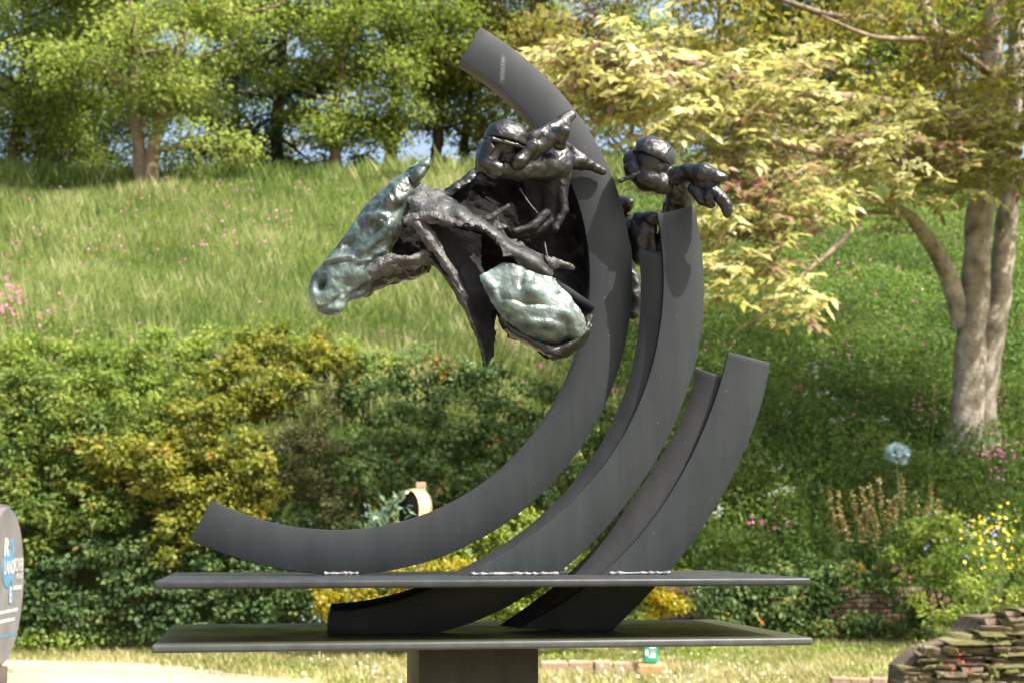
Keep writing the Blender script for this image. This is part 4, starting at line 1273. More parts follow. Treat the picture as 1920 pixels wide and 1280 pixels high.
def strip_box(name, IF, OF, OB, IB, mat, parent=None, bev=.0016):
    """closed bar from four rows of points"""
    n = len(IF)
    vs = [q for k in range(n) for q in (IF[k], OF[k], OB[k], IB[k])]
    fs = []
    for k in range(n - 1):
        for q in range(4):
            fs.append((k * 4 + q, k * 4 + (q + 1) % 4, (k + 1) * 4 + (q + 1) % 4, (k + 1) * 4 + q))
    fs += [(3, 2, 1, 0), tuple((n - 1) * 4 + q for q in range(4))]
    me = bpy.data.meshes.new(name)
    me.from_pydata([tuple(v) for v in vs], [], fs)
    return part(name, bevel_mesh(me, bev, 2, .5), mat, parent)

def SV(row, v):
    return [S(p[0], p[1], v) for p in row]
def back(row, d):
    return [p + EV * d for p in row]

NA = 72
# --- tall front arc
o1 = smooth_edge([(900, 50), (949, 83), (996, 117), (1043, 164), (1077.5, 206.6), (1121, 274), (1159, 361), (1176, 425), (1186, 494), (1183, 569), (1172, 651), (1150, 722), (1109, 809), (1070, 866), (1025, 912), (975, 959), (919, 1000), (862, 1031), (800, 1053), (705, 1072), (620, 1075), (541, 1069), (457, 1050), (356, 1012)], NA, 6)
i1 = smooth_edge([(862.5, 114), (902.5, 138), (949, 174), (987, 214), (1012, 242), (1068, 342), (1084, 380), (1095, 427), (1103, 467), (1107, 512), (1104, 576), (1088, 650), (1067, 706), (1034, 766), (987, 831), (925, 889), (862, 934), (813, 958), (740, 980), (682, 989), (597, 991), (504, 977), (396, 937)], NA, 6)
V1 = .345
IF, OF = SV(i1, V1), SV(o1, V1)
arc1 = strip_box('arc', IF, OF, back(OF, .012), back(IF, .012), M_steel1)
arc1['label'] = 'tallest steel arc carrying the front horse and rider'
ii = [a.lerp(b_, .012) for a, b_ in zip(IF, OF)]
oo = [a.lerp(b_, .97) for a, b_ in zip(IF, OF)]
strip_box('backing', back(ii, .0125), back(oo, .0125), back(oo, .052), back(ii, .052), M_steel2, arc1)

# --- middle arc
o2 = smooth_edge([(1301, 385), (1309, 420), (1313.5, 440), (1318, 494), (1320, 550), (1318, 602), (1311, 645), (1300, 692), (1281, 756), (1254, 817), (1218, 882), (1175, 947), (1128, 1000), (1081, 1044), (1053, 1069), (1008, 1097), (930, 1148), (880, 1172), (800, 1190), (700, 1196), (612, 1190)], NA, 6)
i2 = smooth_edge([(1232, 402), (1238, 435), (1242.5, 470), (1245.6, 524), (1242, 580), (1231, 640), (1215, 705), (1197, 762), (1168, 823), (1122, 884), (1059, 950), (987, 1006), (925, 1044), (887, 1069), (830, 1097), (760, 1120), (680, 1138), (620, 1144)], NA, 6)
k2 = smooth_edge([(1188, 395), (1196, 450), (1199, 505), (1200, 550), (1199, 610), (1187, 677), (1180, 700), (1162, 762), (1135, 812), (1110, 857), (1062, 919), (1000, 978), (931, 1025), (859, 1068), (779, 1101), (727, 1115), (672, 1125), (621, 1130)], NA, 6)
V2 = .265
IF, OF = SV(i2, V2), SV(o2, V2)
arc2 = strip_box('arc', IF, OF, back(OF, .012), back(IF, .012), M_steel)
arc2['label'] = 'middle steel arc below the rear rider'
KB = SV(k2, V2 + .034)
c0_ = 5                                   # the deep backing stops short of the plate's tip

I2 = back([a.lerp(b_, .01) for a, b_ in zip(IF, OF)], .0125)
mid = [a.lerp(b_, .80) for a, b_ in zip(IF, OF)]
strip_box('backing', I2[c0_:], back(mid, .0125)[c0_:], [k_ + (m_ - i_) * .8 + EV * .06 for k_, m_, i_ in zip(KB, mid, IF)][c0_:], KB[c0_:], M_steel2, arc2)

# --- short outer arc
o3 = smooth_edge([(1443.6, 679), (1431, 749), (1405, 820), (1384, 870), (1363, 917), (1320, 987), (1287, 1027), (1257, 1067), (1234, 1097), (1172, 1157), (1148, 1182)], NA, 5)
i3 = smooth_edge([(1366, 659), (1354, 706), (1334, 767.5), (1307, 831), (1292, 862), (1266, 912), (1222, 975), (1169, 1034), (1141, 1066), (1100, 1097), (1050, 1132), (1000, 1160), (972, 1178)], NA, 5)
V3 = .275
IF, OF = SV(i3, V3), SV(o3, V3)
arc3 = strip_box('arc', IF, OF, back(OF, .012), back(IF, .012), M_steel)
arc3['label'] = 'shortest steel arc at the right end of the base'
i3b = smooth_edge([(1354, 706), (1334, 767.5), (1307, 831), (1292, 862), (1266, 912), (1222, 975), (1169, 1034), (1141, 1066), (1100, 1097), (1050, 1132), (1000, 1160), (972, 1178)], NA, 5)
k3 = smooth_edge([(1304, 689), (1293, 740), (1274, 793), (1248, 840), (1219, 884), (1169, 957), (1119, 1018), (1075, 1066), (1036, 1100), (990, 1132), (951, 1161), (935, 1172)], NA, 5)
o3b = smooth_edge([(1425, 727), (1405, 790), (1384, 850), (1350, 920), (1310, 980), (1260, 1042), (1200, 1105), (1160, 1150), (1130, 1178)], NA, 4)
I3 = SV(i3b, V3 + .0125)
K3 = SV(k3, V3 + .030)
O3 = SV(o3b, V3 + .0125)
strip_box('backing', I3, [a.lerp(b_, .8) for a, b_ in zip(I3, O3)], [k_ + (b_ - a) * .7 + EV * .06 for k_, a, b_ in zip(K3, I3, O3)], K3, M_steel2, arc3)

# --- weld beads where the arcs stand on the upper plate
def weld(pxa, pxb, py, v, parent):
    a, b_ = S(pxa, py, v), S(pxb, py, v)
    n = max(24, int((pxb - pxa) * .9))
    t = np.linspace(0, 1, n)
    pts = np.array(a)[None] * (1 - t[:, None]) + np.array(b_)[None] * t[:, None]
    pts[:, 2] = Z_UP + .003
    rr = .0042 + .0009 * np.sin(t * n * .31 + 3 * np.sin(t * 9)) + .0012 * vnoise(pts, 60, 3)
    ac = Acc(); ac.tube(pts, rr, 8)
    part('weld', ac.mesh('weld'), M_weld, parent)
weld(608, 672, 1076, V1 - .006, arc1)
weld(884, 1047, 1076, V2 - .006, arc2)
weld(1143, 1256, 1073, V3 - .006, arc3)
weld(1078, 1132, 1071, V3 + .05, arc3)

# ------------------------------------------------------------------ bronze surfaces
def px_of(p):
    d = np.asarray(p, float) - np.array([0, 0, EYE])
    dep = d @ np.array(FW)
    return np.stack([960 + F * d[..., 0] / dep, 640 - F * (d @ np.array(UP)) / dep], -1)

def grid_normals(Gd):
    du = np.gradient(Gd, axis=0); dv = np.gradient(Gd, axis=1)
    return unit(np.cross(du, dv))

def shell(name, rows, mat, parent, nu=60, nv=44, th=.008, amp=.004, freq=28, ragged=4.0, seed=0, feats=(), fac=.16):
    """torn bronze sheet: rows of (px, py, v) control points, given a thickness, folds and an uneven edge"""
    rows = [catmull(r_, nv) for r_ in rows]
    rows = np.array(rows)
    cols = np.stack([catmull(rows[:, k], nu) for k in range(nv)], 1)      # nu, nv, 3 in (px,py,v)
    if ragged:
        e = np.zeros((nu, nv))
        iu = np.minimum(np.arange(nu), nu - 1 - np.arange(nu))[:, None]
        iv = np.minimum(np.arange(nv), nv - 1 - np.arange(nv))[None]
        e = np.exp(-np.minimum(iu, iv) / 2.0)
        q = np.dstack([cols[..., 0] * .08, cols[..., 1] * .08, np.full((nu, nv), seed * 3.1)])
        cols[..., 0] += ragged * e * (fbm(q, 1.0, 3, 11))
        cols[..., 1] += ragged * e * (fbm(q, 1.0, 3, 23))
    W_ = np.array([[S(*cols[a, b_]) for b_ in range(nv)] for a in range(nu)], float)
    N_ = grid_normals(W_)
    if N_[..., 1].mean() > 0:
        N_ = -N_
    hgt = amp * fbm(W_, freq, 4, seed)
    for (cx, cy, sx, sy, rot, am) in feats:
        dx = cols[..., 0] - cx; dy = cols[..., 1] - cy
        a = R(rot)
        ux = (dx * math.cos(a) + dy * math.sin(a)) / sx; uy = (-dx * math.sin(a) + dy * math.cos(a)) / sy
        hgt = hgt + am * np.exp(-(ux ** 2 + uy ** 2))
    hgt = hgt + fac * facet(W_, .024, seed + 70) + fac * .5 * facet(W_, .011, seed + 90)
    W_ = W_ + N_ * hgt[..., None]
    N_ = grid_normals(W_)
    if N_[..., 1].mean() > 0:
        N_ = -N_
    tvar = th * (1 + .5 * vnoise(W_, 40, seed + 5))[..., None]
    front = W_ + N_ * tvar * .5; backs = W_ - N_ * tvar * .5
    v = np.vstack([front.reshape(-1, 3), backs.reshape(-1, 3)])
    a, b_ = np.meshgrid(np.arange(nu - 1), np.arange(nv - 1), indexing='ij')
    f = np.stack([a * nv + b_, (a + 1) * nv + b_, (a + 1) * nv + b_ + 1, a * nv + b_ + 1], -1).reshape(-1, 4)
    o = nu * nv
    fs = [f, f[:, ::-1] + o]
    rim = [(k, 0) for k in range(nu)] + [(nu - 1, k) for k in range(1, nv)] + [(k, nv - 1) for k in range(nu - 2, -1, -1)] + [(0, k) for k in range(nv - 2, 0, -1)]
    idx = np.array([q[0] * nv + q[1] for q in rim])
    nx = np.roll(idx, -1)
    fs.append(np.stack([idx, idx + o, nx + o, nx], -1))
    me = mesh_np(name, v, np.vstack(fs), smooth=True)
    bm = bmesh.new(); bm.from_mesh(me); bmesh.ops.recalc_face_normals(bm, faces=bm.faces); bm.to_mesh(me); bm.free()
    me.set_sharp_from_angle(angle=R(48))                  # torn edges stay crisp
    return part(name, me, mat, parent)

def facet(p, cell, seed):
    """flat knife-stroke planes: each cell of a jittered lattice tilts its own way"""
    q = np.asarray(p, float) / cell
    i0 = np.floor(q).astype(np.int64)
    ws = np.zeros(q.shape[:-1]); val = np.zeros(q.shape[:-1])
    for a in (-1, 0, 1):
        for b_ in (-1, 0, 1):
            for c_ in (-1, 0, 1):
                ix, iy, iz = i0[..., 0] + a, i0[..., 1] + b_, i0[..., 2] + c_
                off = np.stack([ix + .5 + .45 * _h(ix, iy, iz, seed), iy + .5 + .45 * _h(ix, iy, iz, seed + 1), iz + .5 + .45 * _h(ix, iy, iz, seed + 2)], -1)
                d = q - off
                dd = (d * d).sum(-1)
                v_ = d[..., 0] * _h(ix, iy, iz, seed + 3) + d[..., 1] * _h(ix, iy, iz, seed + 4) + d[..., 2] * _h(ix, iy, iz, seed + 5) + .35 * _h(ix, iy, iz, seed + 6)
                w_ = np.exp(-14 * dd) + 1e-12
                ws += w_; val += w_ * v_
    return val / ws * cell

# --- smooth union of round cones, meshed by surface nets
def sdf_mesh(name, chains, mat, parent, k=.006, amp=.003, freq=45, res=.0026, seed=0, cuts=(), planes=(), oct=4, fac=.10):
    """chains: lists of (px, py, v, r px)"""
    segs = []
    for ch in chains:
        pts = [(np.array(S(a, b_, v)), r_ * (S(a, b_, v).y) / F) for a, b_, v, r_ in ch]
        if len(pts) == 1:
            pts = pts * 2
        segs += [(pts[q], pts[q + 1]) for q in range(len(pts) - 1)]
    allp = np.array([s[0][0] for s in segs] + [s[1][0] for s in segs]); rmax = max(max(s[0][1], s[1][1]) for s in segs)
    lo = allp.min(0) - rmax - .012; hi = allp.max(0) + rmax + .012
    dims = np.ceil((hi - lo) / res).astype(int) + 1
    ax = [lo[q] + res * np.arange(dims[q]) for q in range(3)]
    Gd = np.stack(np.meshgrid(*ax, indexing='ij'), -1)
    D = None
    for (pa, ra), (pb, rb) in segs:
        ba = pb - pa
        h = np.clip(((Gd - pa) @ ba) / max(ba @ ba, 1e-12), 0, 1)
        d = np.linalg.norm(Gd - pa - h[..., None] * ba, axis=-1) - (ra + (rb - ra) * h)
        if D is None:
            D = d
        else:
            hh = np.clip(.5 + .5 * (d - D) / k, 0, 1)
            D = d * (1 - hh) + D * hh - k * hh * (1 - hh)
    for (px, py, v, r_) in cuts:
        c_ = np.array(S(px, py, v)); d = np.linalg.norm(Gd - c_, axis=-1) - r_ * c_[1] / F
        hh = np.clip(.5 - .5 * (D + d) / k, 0, 1)
        D = D * (1 - hh) - d * hh + k * hh * (1 - hh)
    for (pa, pb, v) in planes:                       # keep what lies above the line pa-pb
        A_, B2_ = np.array(S(*pa, v)), np.array(S(*pb, v))
        nn = unit(np.cross(B2_ - A_, np.array(EV)))
        if nn[2] > 0:
            nn = -nn
        D = np.maximum(D, (Gd - A_) @ nn)
    if amp:
        near = np.abs(D) < .009
        nz = np.zeros_like(D)
        nz[near] = .6 * fbm(Gd[near], freq, oct, seed) 
        nz = amp * nz
        nz[near] += fac * facet(Gd[near], .024, seed + 70) + .5 * fac * facet(Gd[near], .011, seed + 90)
        D = D + nz
    ins = D < 0
    nx, ny, nz_ = ins.shape
    cs = [ins[a:nx - 1 + a, b_:ny - 1 + b_, c_:nz_ - 1 + c_] for a in (0, 1) for b_ in (0, 1) for c_ in (0, 1)]
    cnt = sum(q.astype(int) for q in cs)
    act = (cnt > 0) & (cnt < 8)
    idm = -np.ones(act.shape, int); idm[act] = np.arange(act.sum())
    I = np.argwhere(act)
    acc = np.zeros((len(I), 3)); num = np.zeros(len(I))
    cor = [(a, b_, c_) for a in (0, 1) for b_ in (0, 1) for c_ in (0, 1)]
    for a in range(8):
        for b_ in range(a + 1, 8):
            ca, cb = np.array(cor[a]), np.array(cor[b_])
            if np.abs(ca - cb).sum() != 1:
                continue
            da = D[I[:, 0] + ca[0], I[:, 1] + ca[1], I[:, 2] + ca[2]]; db = D[I[:, 0] + cb[0], I[:, 1] + cb[1], I[:, 2] + cb[2]]
            x_ = (da < 0) != (db < 0)
            t = np.where(x_, da / np.where(x_, da - db, 1), 0)
            acc += np.where(x_[:, None], ca + (cb - ca) * t[:, None], 0); num += x_
    vs = lo + res * (I + acc / num[:, None])
    fs = []
    for axn in range(3):
        sl0 = [slice(1, -1)] * 3; sl1 = [slice(1, -1)] * 3
        sl0[axn] = slice(0, -1); sl1[axn] = slice(1, None)
        s0 = ins[tuple(sl0)]; s1 = ins[tuple(sl1)]
        E = np.argwhere(s0 != s1)
        flip = s0[tuple(E.T)]
        off = [1, 1, 1]; off[axn] = 0
        C_ = E + np.array(off)
        o1_, o2_ = [q for q in range(3) if q != axn]
        quad = []
        for (da, db) in ((0, 0), (1, 0), (1, 1), (0, 1)):
            c_ = C_.copy(); c_[:, o1_] -= da; c_[:, o2_] -= db
            quad.append(idm[tuple(c_.T)])
        q = np.stack(quad, -1)
        if axn == 1:
            flip = ~flip
        q[~flip] = q[~flip][:, ::-1]
        fs.append(q)
    f = np.vstack(fs)
    f = f[(f >= 0).all(1)]
    me = mesh_np(name, vs, f, smooth=True)
    bm = bmesh.new(); bm.from_mesh(me); bmesh.ops.recalc_face_normals(bm, faces=bm.faces); bm.to_mesh(me); bm.free()
    return part(name, me, mat, parent)

# ------------------------------------------------------------------ front horse
VH = .29                                    # centre plane of the front horse
st = [  # top px, bottom px, half width m
    ((578, 546), (584, 572), .010), ((583, 526), (597, 586), .024), ((592, 511), (620, 592), .030), ((605, 494), (640, 586), .032), ((622, 474), (652, 568), .031),
    ((642, 451), (678, 559), .034), ((660, 423), (700, 536), .041), ((674, 401), (712, 512), .047), ((692, 381), (726, 492), .051),
    ((711, 361), (740, 460), .053), ((733, 341), (757, 420), .052), ((752, 329), (774, 396), .044), ((766, 325), (779, 368), .030), ((774, 326), (780, 350), .014)]
T_ = catmull([s[0] for s in st], 110); B_ = catmull([s[1] for s in st], 110); W_ = catmull([(s[2], 0) for s in st], 110)[:, 0]
NR = 96
th = np.linspace(0, 2 * np.pi, NR, endpoint=False)
c_, s_ = np.cos(th), np.sin(th)
HV = []
for k in range(110):
    t = k / 109
    up = c_ * .5 + .5                                            # 1 at the nose ridge, 0 at the jaw
    ex = .72 if t > .2 else .85
    wprof = np.sign(s_) * np.abs(s_) ** ex
    wprof = wprof * (1 - .30 * up ** 2 * (t < .75)) * (1 - .18 * (1 - up) ** 2)
    for q in range(NR):
        p = T_[k] * up[q] + B_[k] * (1 - up[q])
        HV.append(S(p[0], p[1], VH) - EV * (W_[k] * wprof[q]))
HV = np.array(HV, float).reshape(110, NR, 3)
hn = grid_normals(HV); cen = HV.mean(1, keepdims=True)
if ((HV - cen) * hn).sum(-1).mean() < 0:
    hn = -hn
hp = px_of(HV)
def g2(cx, cy, sx, sy, rot=0):
    a = R(rot); dx = hp[..., 0] - cx; dy = hp[..., 1] - cy
    return np.exp(-(((dx * math.cos(a) + dy * math.sin(a)) / sx) ** 2 + ((-dx * math.sin(a) + dy * math.cos(a)) / sy) ** 2))
def crease(pts, w):
    c = catmull(pts, 60)
    d = np.min(np.hypot(hp[..., 0, None] - c[:, 0], hp[..., 1, None] - c[:, 1]), -1)
    return np.exp(-(d / w) ** 2)
latw = np.clip(np.abs(((HV - cen) * np.array(EV)).sum(-1)) / .02, 0, 1)
hh = (-.024 * g2(600, 533, 8, 12, 25) + .008 * (g2(600, 533, 17, 20, 25) - g2(600, 533, 10, 14, 25))       # nostril with raised rim
      - .012 * g2(702, 424, 13, 9, 15) + .008 * g2(712, 416, 6, 5) + .006 * crease([(696, 408), (710, 402), (726, 406)], 5)   # eye, lid, brow
      - .005 * crease([(699, 417), (712, 410), (724, 417), (712, 422)], 2.2)
      + .010 * crease([(726, 425), (706, 448), (680, 470)], 8) - .008 * g2(690, 440, 16, 22, 40)              # facial crest
      - .008 * g2(655, 455, 8, 13, 35) - .006 * g2(672, 418, 5, 7) + .008 * g2(735, 375, 16, 14) - .008 * g2(748, 392, 10, 8)
      - .007 * crease([(646, 549), (632, 560), (615, 572), (600, 580)], 3.5) + .006 * crease([(652, 545), (640, 556)], 5) + .006 * g2(630, 580, 14, 8)   # mouth, lips, chin
      + .006 * crease([(610, 492), (640, 484), (656, 483), (672, 490), (692, 488)], 4) - .006 * crease([(608, 497), (640, 489), (656, 488), (672, 495), (692, 493)], 2.6)   # torn sheet edge
      + .007 * g2(664, 512, 18, 10, -35) - .009 * g2(700, 492, 14, 12) - .006 * g2(676, 545, 20, 6, -30) + .007 * g2(755, 445, 14, 24)
      - .006 * crease([(735, 430), (738, 455), (734, 480)], 3) + .004 * crease([(720, 470), (703, 478), (690, 492)], 4))
hh = hh * latw + .0010 * fbm(HV, 40, 4, 3) + .09 * facet(HV, .026, 5) + .08 * facet(HV, .012, 9)
HV = HV + hn * hh[..., None]
n0 = 110
i, j = np.meshgrid(np.arange(n0 - 1), np.arange(NR), indexing='ij')
f = np.stack([i * NR + j, i * NR + (j + 1) % NR, (i + 1) * NR + (j + 1) % NR, (i + 1) * NR + j], -1).reshape(-1, 4)
vv = np.vstack([HV.reshape(-1, 3), HV[0].mean(0)[None], HV[-1].mean(0)[None]])
caps = [(q, q + 1, (q + 2) % NR, n0 * NR) for q in range(0, NR, 2)] + [((n0 - 1) * NR + (q + 2) % NR, (n0 - 1) * NR + q + 1, (n0 - 1) * NR + q, n0 * NR + 1) for q in range(0, NR, 2)]
me = mesh_np('head', vv, np.vstack([f, np.array(caps)]), smooth=True)
bm = bmesh.new(); bm.from_mesh(me); bmesh.ops.recalc_face_normals(bm, faces=bm.faces); bm.to_mesh(me); bm.free()
def group_part(name, label):
    o = bpy.data.objects.new(name, None)
    sc.collection.objects.link(o)
    o.empty_display_size = .05
    o.parent = sculpt
    o['label'] = label
    return o
horse = group_part('horse', 'front horse with green patinated head and torn open neck')
part('head', me, B_head, horse)
# ears
shell('ear', [[(764, 332, .262), (776, 316, .258), (792, 304, .258), (806, 293, .262)], [(772, 340, .252), (785, 328, .246), (797, 314, .248), (806, 297, .258)], [(779, 348, .262), (790, 335, .262), (800, 321, .262), (807, 301, .264)]], B_head, horse, 22, 26, .006, .0015, 40, 1.0, 5)
shell('ear', [[(752, 333, .325), (765, 318, .328), (779, 310, .328), (785, 306, .33)], [(760, 338, .335), (773, 326, .34), (781, 316, .338), (787, 309, .334)], [(768, 342, .325), (779, 333, .325), (785, 322, .325), (789, 313, .33)]], B_head, horse, 20, 20, .006, .0015, 40, 1.0, 6)
# jaw and cheek sheets with the open hollow between them
shell('jaw_sheet', [[(694, 498, .245), (714, 484, .238), (738, 478, .236), (768, 484, .238), (794, 468, .246)], [(692, 512, .238), (718, 497, .23), (742, 486, .228), (772, 486, .232), (806, 474, .245)], [(698, 525, .25), (722, 514, .246), (742, 505, .246), (770, 502, .25), (814, 494, .262)]], B_grey, horse, 36, 60, .007, .0022, 40, 5, 7)
shell('under_jaw', [[(700, 520, .27), (738, 506, .265), (772, 500, .265), (812, 488, .27)], [(690, 538, .285), (736, 520, .285), (775, 512, .285), (806, 506, .285)], [(672, 558, .30), (730, 530, .31), (782, 515, .31), (808, 498, .31)]], B_dark, horse, 24, 44, .010, .004, 40, 4, 8)
shell('cheek_strut', [[(756, 408, .248), (776, 424, .238), (792, 446, .238), (804, 472, .25)], [(762, 402, .245), (782, 418, .234), (800, 440, .234), (812, 474, .25)], [(774, 398, .255), (800, 414, .245), (812, 440, .25), (822, 482, .262)]], B_grey, horse, 22, 44, .006, .0020, 45, 4, 9)
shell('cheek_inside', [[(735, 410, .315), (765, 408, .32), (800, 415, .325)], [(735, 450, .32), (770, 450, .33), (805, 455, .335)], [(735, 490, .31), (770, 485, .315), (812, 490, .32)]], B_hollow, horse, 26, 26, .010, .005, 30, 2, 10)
# crest of the neck
shell('neck_crest', [
    [(770, 347, .275), (798, 351, .272), (822, 361, .27), (848, 378, .268), (874, 394, .266), (902, 409, .262), (932, 428, .26), (962, 451, .258), (990, 468, .256), (1016, 484, .256), (1034, 506, .26)],
    [(768, 372, .25), (796, 372, .246), (824, 382, .242), (850, 396, .238), (878, 408, .234), (904, 420, .230), (932, 440, .228), (958, 464, .228), (984, 480, .228), (1012, 498, .230), (1034, 518, .238)],
    [(762, 412, .25), (786, 404, .238), (812, 406, .228), (846, 421, .224), (876, 423, .222), (904, 431, .220), (926, 450, .220), (950, 474, .222), (974, 490, .226), (1004, 512, .232), (1030, 530, .242)]],
    B_sheet, horse, 44, 110, .007, .0014, 30, 7, 11, fac=.07, feats=[(860, 400, 16, 12, 30, .006), (985, 485, 26, 10, 35, .006), (800, 372, 20, 10, 20, -.006)])
shell('crest_lit_stripe', [[(762, 410, .246), (786, 400, .234), (812, 398, .225), (846, 412, .220)], [(760, 418, .242), (786, 409, .228), (812, 408, .220), (850, 421, .216)], [(763, 424, .25), (788, 418, .238), (810, 420, .232), (848, 428, .226)]], B_grey, horse, 16, 50, .006, .0018, 50, 4, 12)  # paler grey sheet painted in for the lit stripe along the crest
# throat and hanging drape
shell('throat_ridge', [[(764, 418, .246), (792, 446, .236), (800, 464, .234), (826, 492, .234), (862, 542, .24)], [(780, 412, .24), (804, 442, .228), (815, 464, .226), (838, 496, .228), (866, 546, .236)], [(794, 412, .248), (816, 442, .24), (828, 464, .238), (846, 500, .238), (868, 548, .242)]], B_grey, horse, 18, 80, .006, .0018, 50, 4, 13)
shell('throat_drape', [
    [(798, 412, .262), (798, 470, .25), (818, 496, .246), (842, 528, .246), (862, 562, .25), (880, 598, .254), (894, 627, .258), (903, 655, .262), (909, 686, .268)],
    [(826, 420, .285), (830, 468, .275), (850, 500, .27), (870, 536, .268), (886, 568, .27), (900, 600, .27), (908, 628, .272), (912, 656, .272), (911, 686, .272)],
    [(860, 430, .30), (868, 468, .295), (885, 500, .292), (902, 536, .29), (914, 566, .29), (920, 598, .29), (920, 630, .288), (918, 658, .284), (912, 688, .278)],
    [(900, 440, .31), (900, 480, .31), (905, 512, .308), (916, 542, .306), (928, 574, .304), (926, 602, .302), (924, 632, .298), (922, 664, .292), (913, 688, .284)]],
    B_shade, horse, 44, 80, .007, .003, 30, 4, 14, fac=.07, feats=[(880, 540, 10, 60, -25, -.008), (845, 500, 8, 50, -35, .006)])
shell('drape_edge', [[(800, 480, .243), (842, 530, .240), (880, 600, .248), (902, 655, .257), (909, 686, .264)], [(806, 480, .240), (848, 530, .237), (885, 600, .246), (906, 655, .256), (911, 687, .264)]], B_mid, horse, 6, 70, .006, .002, 50, 1.5, 31)
# hollow inside of the neck and far side
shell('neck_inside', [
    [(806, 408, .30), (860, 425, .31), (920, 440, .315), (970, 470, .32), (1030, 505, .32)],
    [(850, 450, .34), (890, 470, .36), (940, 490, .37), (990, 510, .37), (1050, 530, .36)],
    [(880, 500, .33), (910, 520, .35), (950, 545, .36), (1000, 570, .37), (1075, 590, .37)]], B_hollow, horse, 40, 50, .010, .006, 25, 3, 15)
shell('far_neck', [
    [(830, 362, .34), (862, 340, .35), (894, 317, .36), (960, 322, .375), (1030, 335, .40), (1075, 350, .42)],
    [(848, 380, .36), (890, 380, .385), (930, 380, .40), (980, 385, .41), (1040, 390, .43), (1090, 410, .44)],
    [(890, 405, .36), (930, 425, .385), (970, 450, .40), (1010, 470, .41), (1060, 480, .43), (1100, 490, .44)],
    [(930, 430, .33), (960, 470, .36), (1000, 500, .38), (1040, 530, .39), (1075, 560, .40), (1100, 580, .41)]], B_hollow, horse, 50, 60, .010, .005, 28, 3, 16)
shell('far_neck_edge', [[(829, 364, .335), (862, 340, .342), (897, 314, .352)], [(842, 368, .325), (874, 346, .33), (905, 322, .34)]], B_mid, horse, 10, 44, .009, .003, 45, 2, 17)
# chest
shell('chest', [
    [(900, 519, 0.244), (938, 500, 0.236), (962, 500, 0.231), (988, 506, 0.229), (1015, 517, 0.230), (1038, 527, 0.236)],
    [(908, 536, 0.234), (940, 524, 0.222), (968, 522, 0.217), (998, 530, 0.216), (1030, 540, 0.218), (1066, 556, 0.229)],
    [(922, 562, 0.228), (950, 558, 0.213), (984, 562, 0.208), (1020, 566, 0.208), (1054, 572, 0.212), (1086, 584, 0.226)],
    [(940, 588, 0.228), (966, 588, 0.213), (1000, 596, 0.208), (1036, 600, 0.208), (1068, 602, 0.213), (1094, 608, 0.229)],
    [(962, 606, 0.232), (986, 614, 0.222), (1016, 626, 0.218), (1046, 630, 0.218), (1068, 624, 0.222), (1090, 628, 0.234)],
    [(986, 622, 0.243), (1004, 632, 0.241), (1022, 638, 0.240), (1044, 640, 0.240), (1064, 632, 0.241), (1082, 628, 0.244)]],
    B_chest, horse, 84, 84, .010, .0016, 30, 3, 18, fac=.045, feats=[(996, 548, 20, 14, 0, .013), (980, 528, 4, 16, 10, -.010), (985, 567, 34, 5, 8, -.009), (940, 530, 18, 14, 0, -.006), (925, 545, 6, 30, -30, .006), (1046, 552, 8, 8, 0, -.006), (1060, 590, 22, 10, 20, .006), (960, 575, 12, 20, -20, .006), (1012, 606, 40, 7, 10, .007), (1062, 612, 7, 14, 0, -.006)])
shell('chest_underside', [
    [(936, 588, .245), (962, 606, .25), (1000, 628, .25), (1044, 640, .25), (1074, 632, .25), (1094, 606, .25), (1108, 588, .25)],
    [(946, 610, .255), (972, 626, .24), (1010, 644, .232), (1040, 654, .230), (1070, 644, .232), (1098, 622, .24), (1112, 596, .252)],
    [(956, 630, .28), (978, 636, .265), (1010, 656, .255), (1038, 672, .252), (1070, 658, .255), (1096, 640, .262), (1110, 614, .27)]], B_mid, horse, 34, 70, .008, .0025, 34, 4, 19, [(1035, 658, 30, 5, 15, .006)])
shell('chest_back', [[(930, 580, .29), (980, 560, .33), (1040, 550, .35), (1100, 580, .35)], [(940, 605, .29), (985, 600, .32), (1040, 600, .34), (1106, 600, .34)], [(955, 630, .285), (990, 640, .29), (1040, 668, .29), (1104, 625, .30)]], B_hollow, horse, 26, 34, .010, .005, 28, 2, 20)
shell('shoulder_spur', [[(1012, 478, .25), (1040, 486, .26), (1062, 494, .27), (1072, 500, .28)], [(1020, 490, .25), (1046, 494, .26), (1066, 498, .27), (1074, 501, .28)], [(1028, 504, .26), (1050, 503, .265), (1066, 503, .275), (1075, 503, .285)]], B_grey, horse, 14, 30, .008, .002, 45, 2, 21)
a = Acc(); a.tube(np.array([S(1020, 520, .27), S(1060, 545, .30), S(1108, 578, .345)], float), [.0105, .0105, .0105], 14)
part('support_bar', a.mesh('support_bar'), M_steel, horse)
# bird's nest twigs caught in the hollow
for pts in ([(898, 412, .27), (930, 396, .25), (955, 384, .24)], [(926, 430, .25), (934, 414, .245), (930, 402, .245)], [(975, 354, .27), (990, 378, .255), (1008, 400, .245)], [(1021, 454, .25), (1024, 470, .245), (1027, 484, .24)], [(910, 370, .29), (930, 380, .28), (938, 384, .275)]):
    a = Acc(); q = np.array([S(*p) for p in pts], float); a.tube(catmull(q, 8), np.linspace(.0022, .0012, 8), 5)
    part('caught_twig', a.mesh('caught_twig'), B_grey, horse)
shell('rein', [[(896, 412, .25), (926, 398, .242), (955, 383, .238)], [(902, 418, .25), (930, 404, .242), (957, 387, .238)]], B_grey, horse, 6, 24, .005, .002, 60, 1, 22)
shell('rein', [[(930, 414, .245), (940, 420, .24), (952, 424, .236)], [(922, 430, .245), (932, 432, .24), (948, 428, .236)]], B_grey, horse, 8, 14, .005, .002, 60, 1, 23)

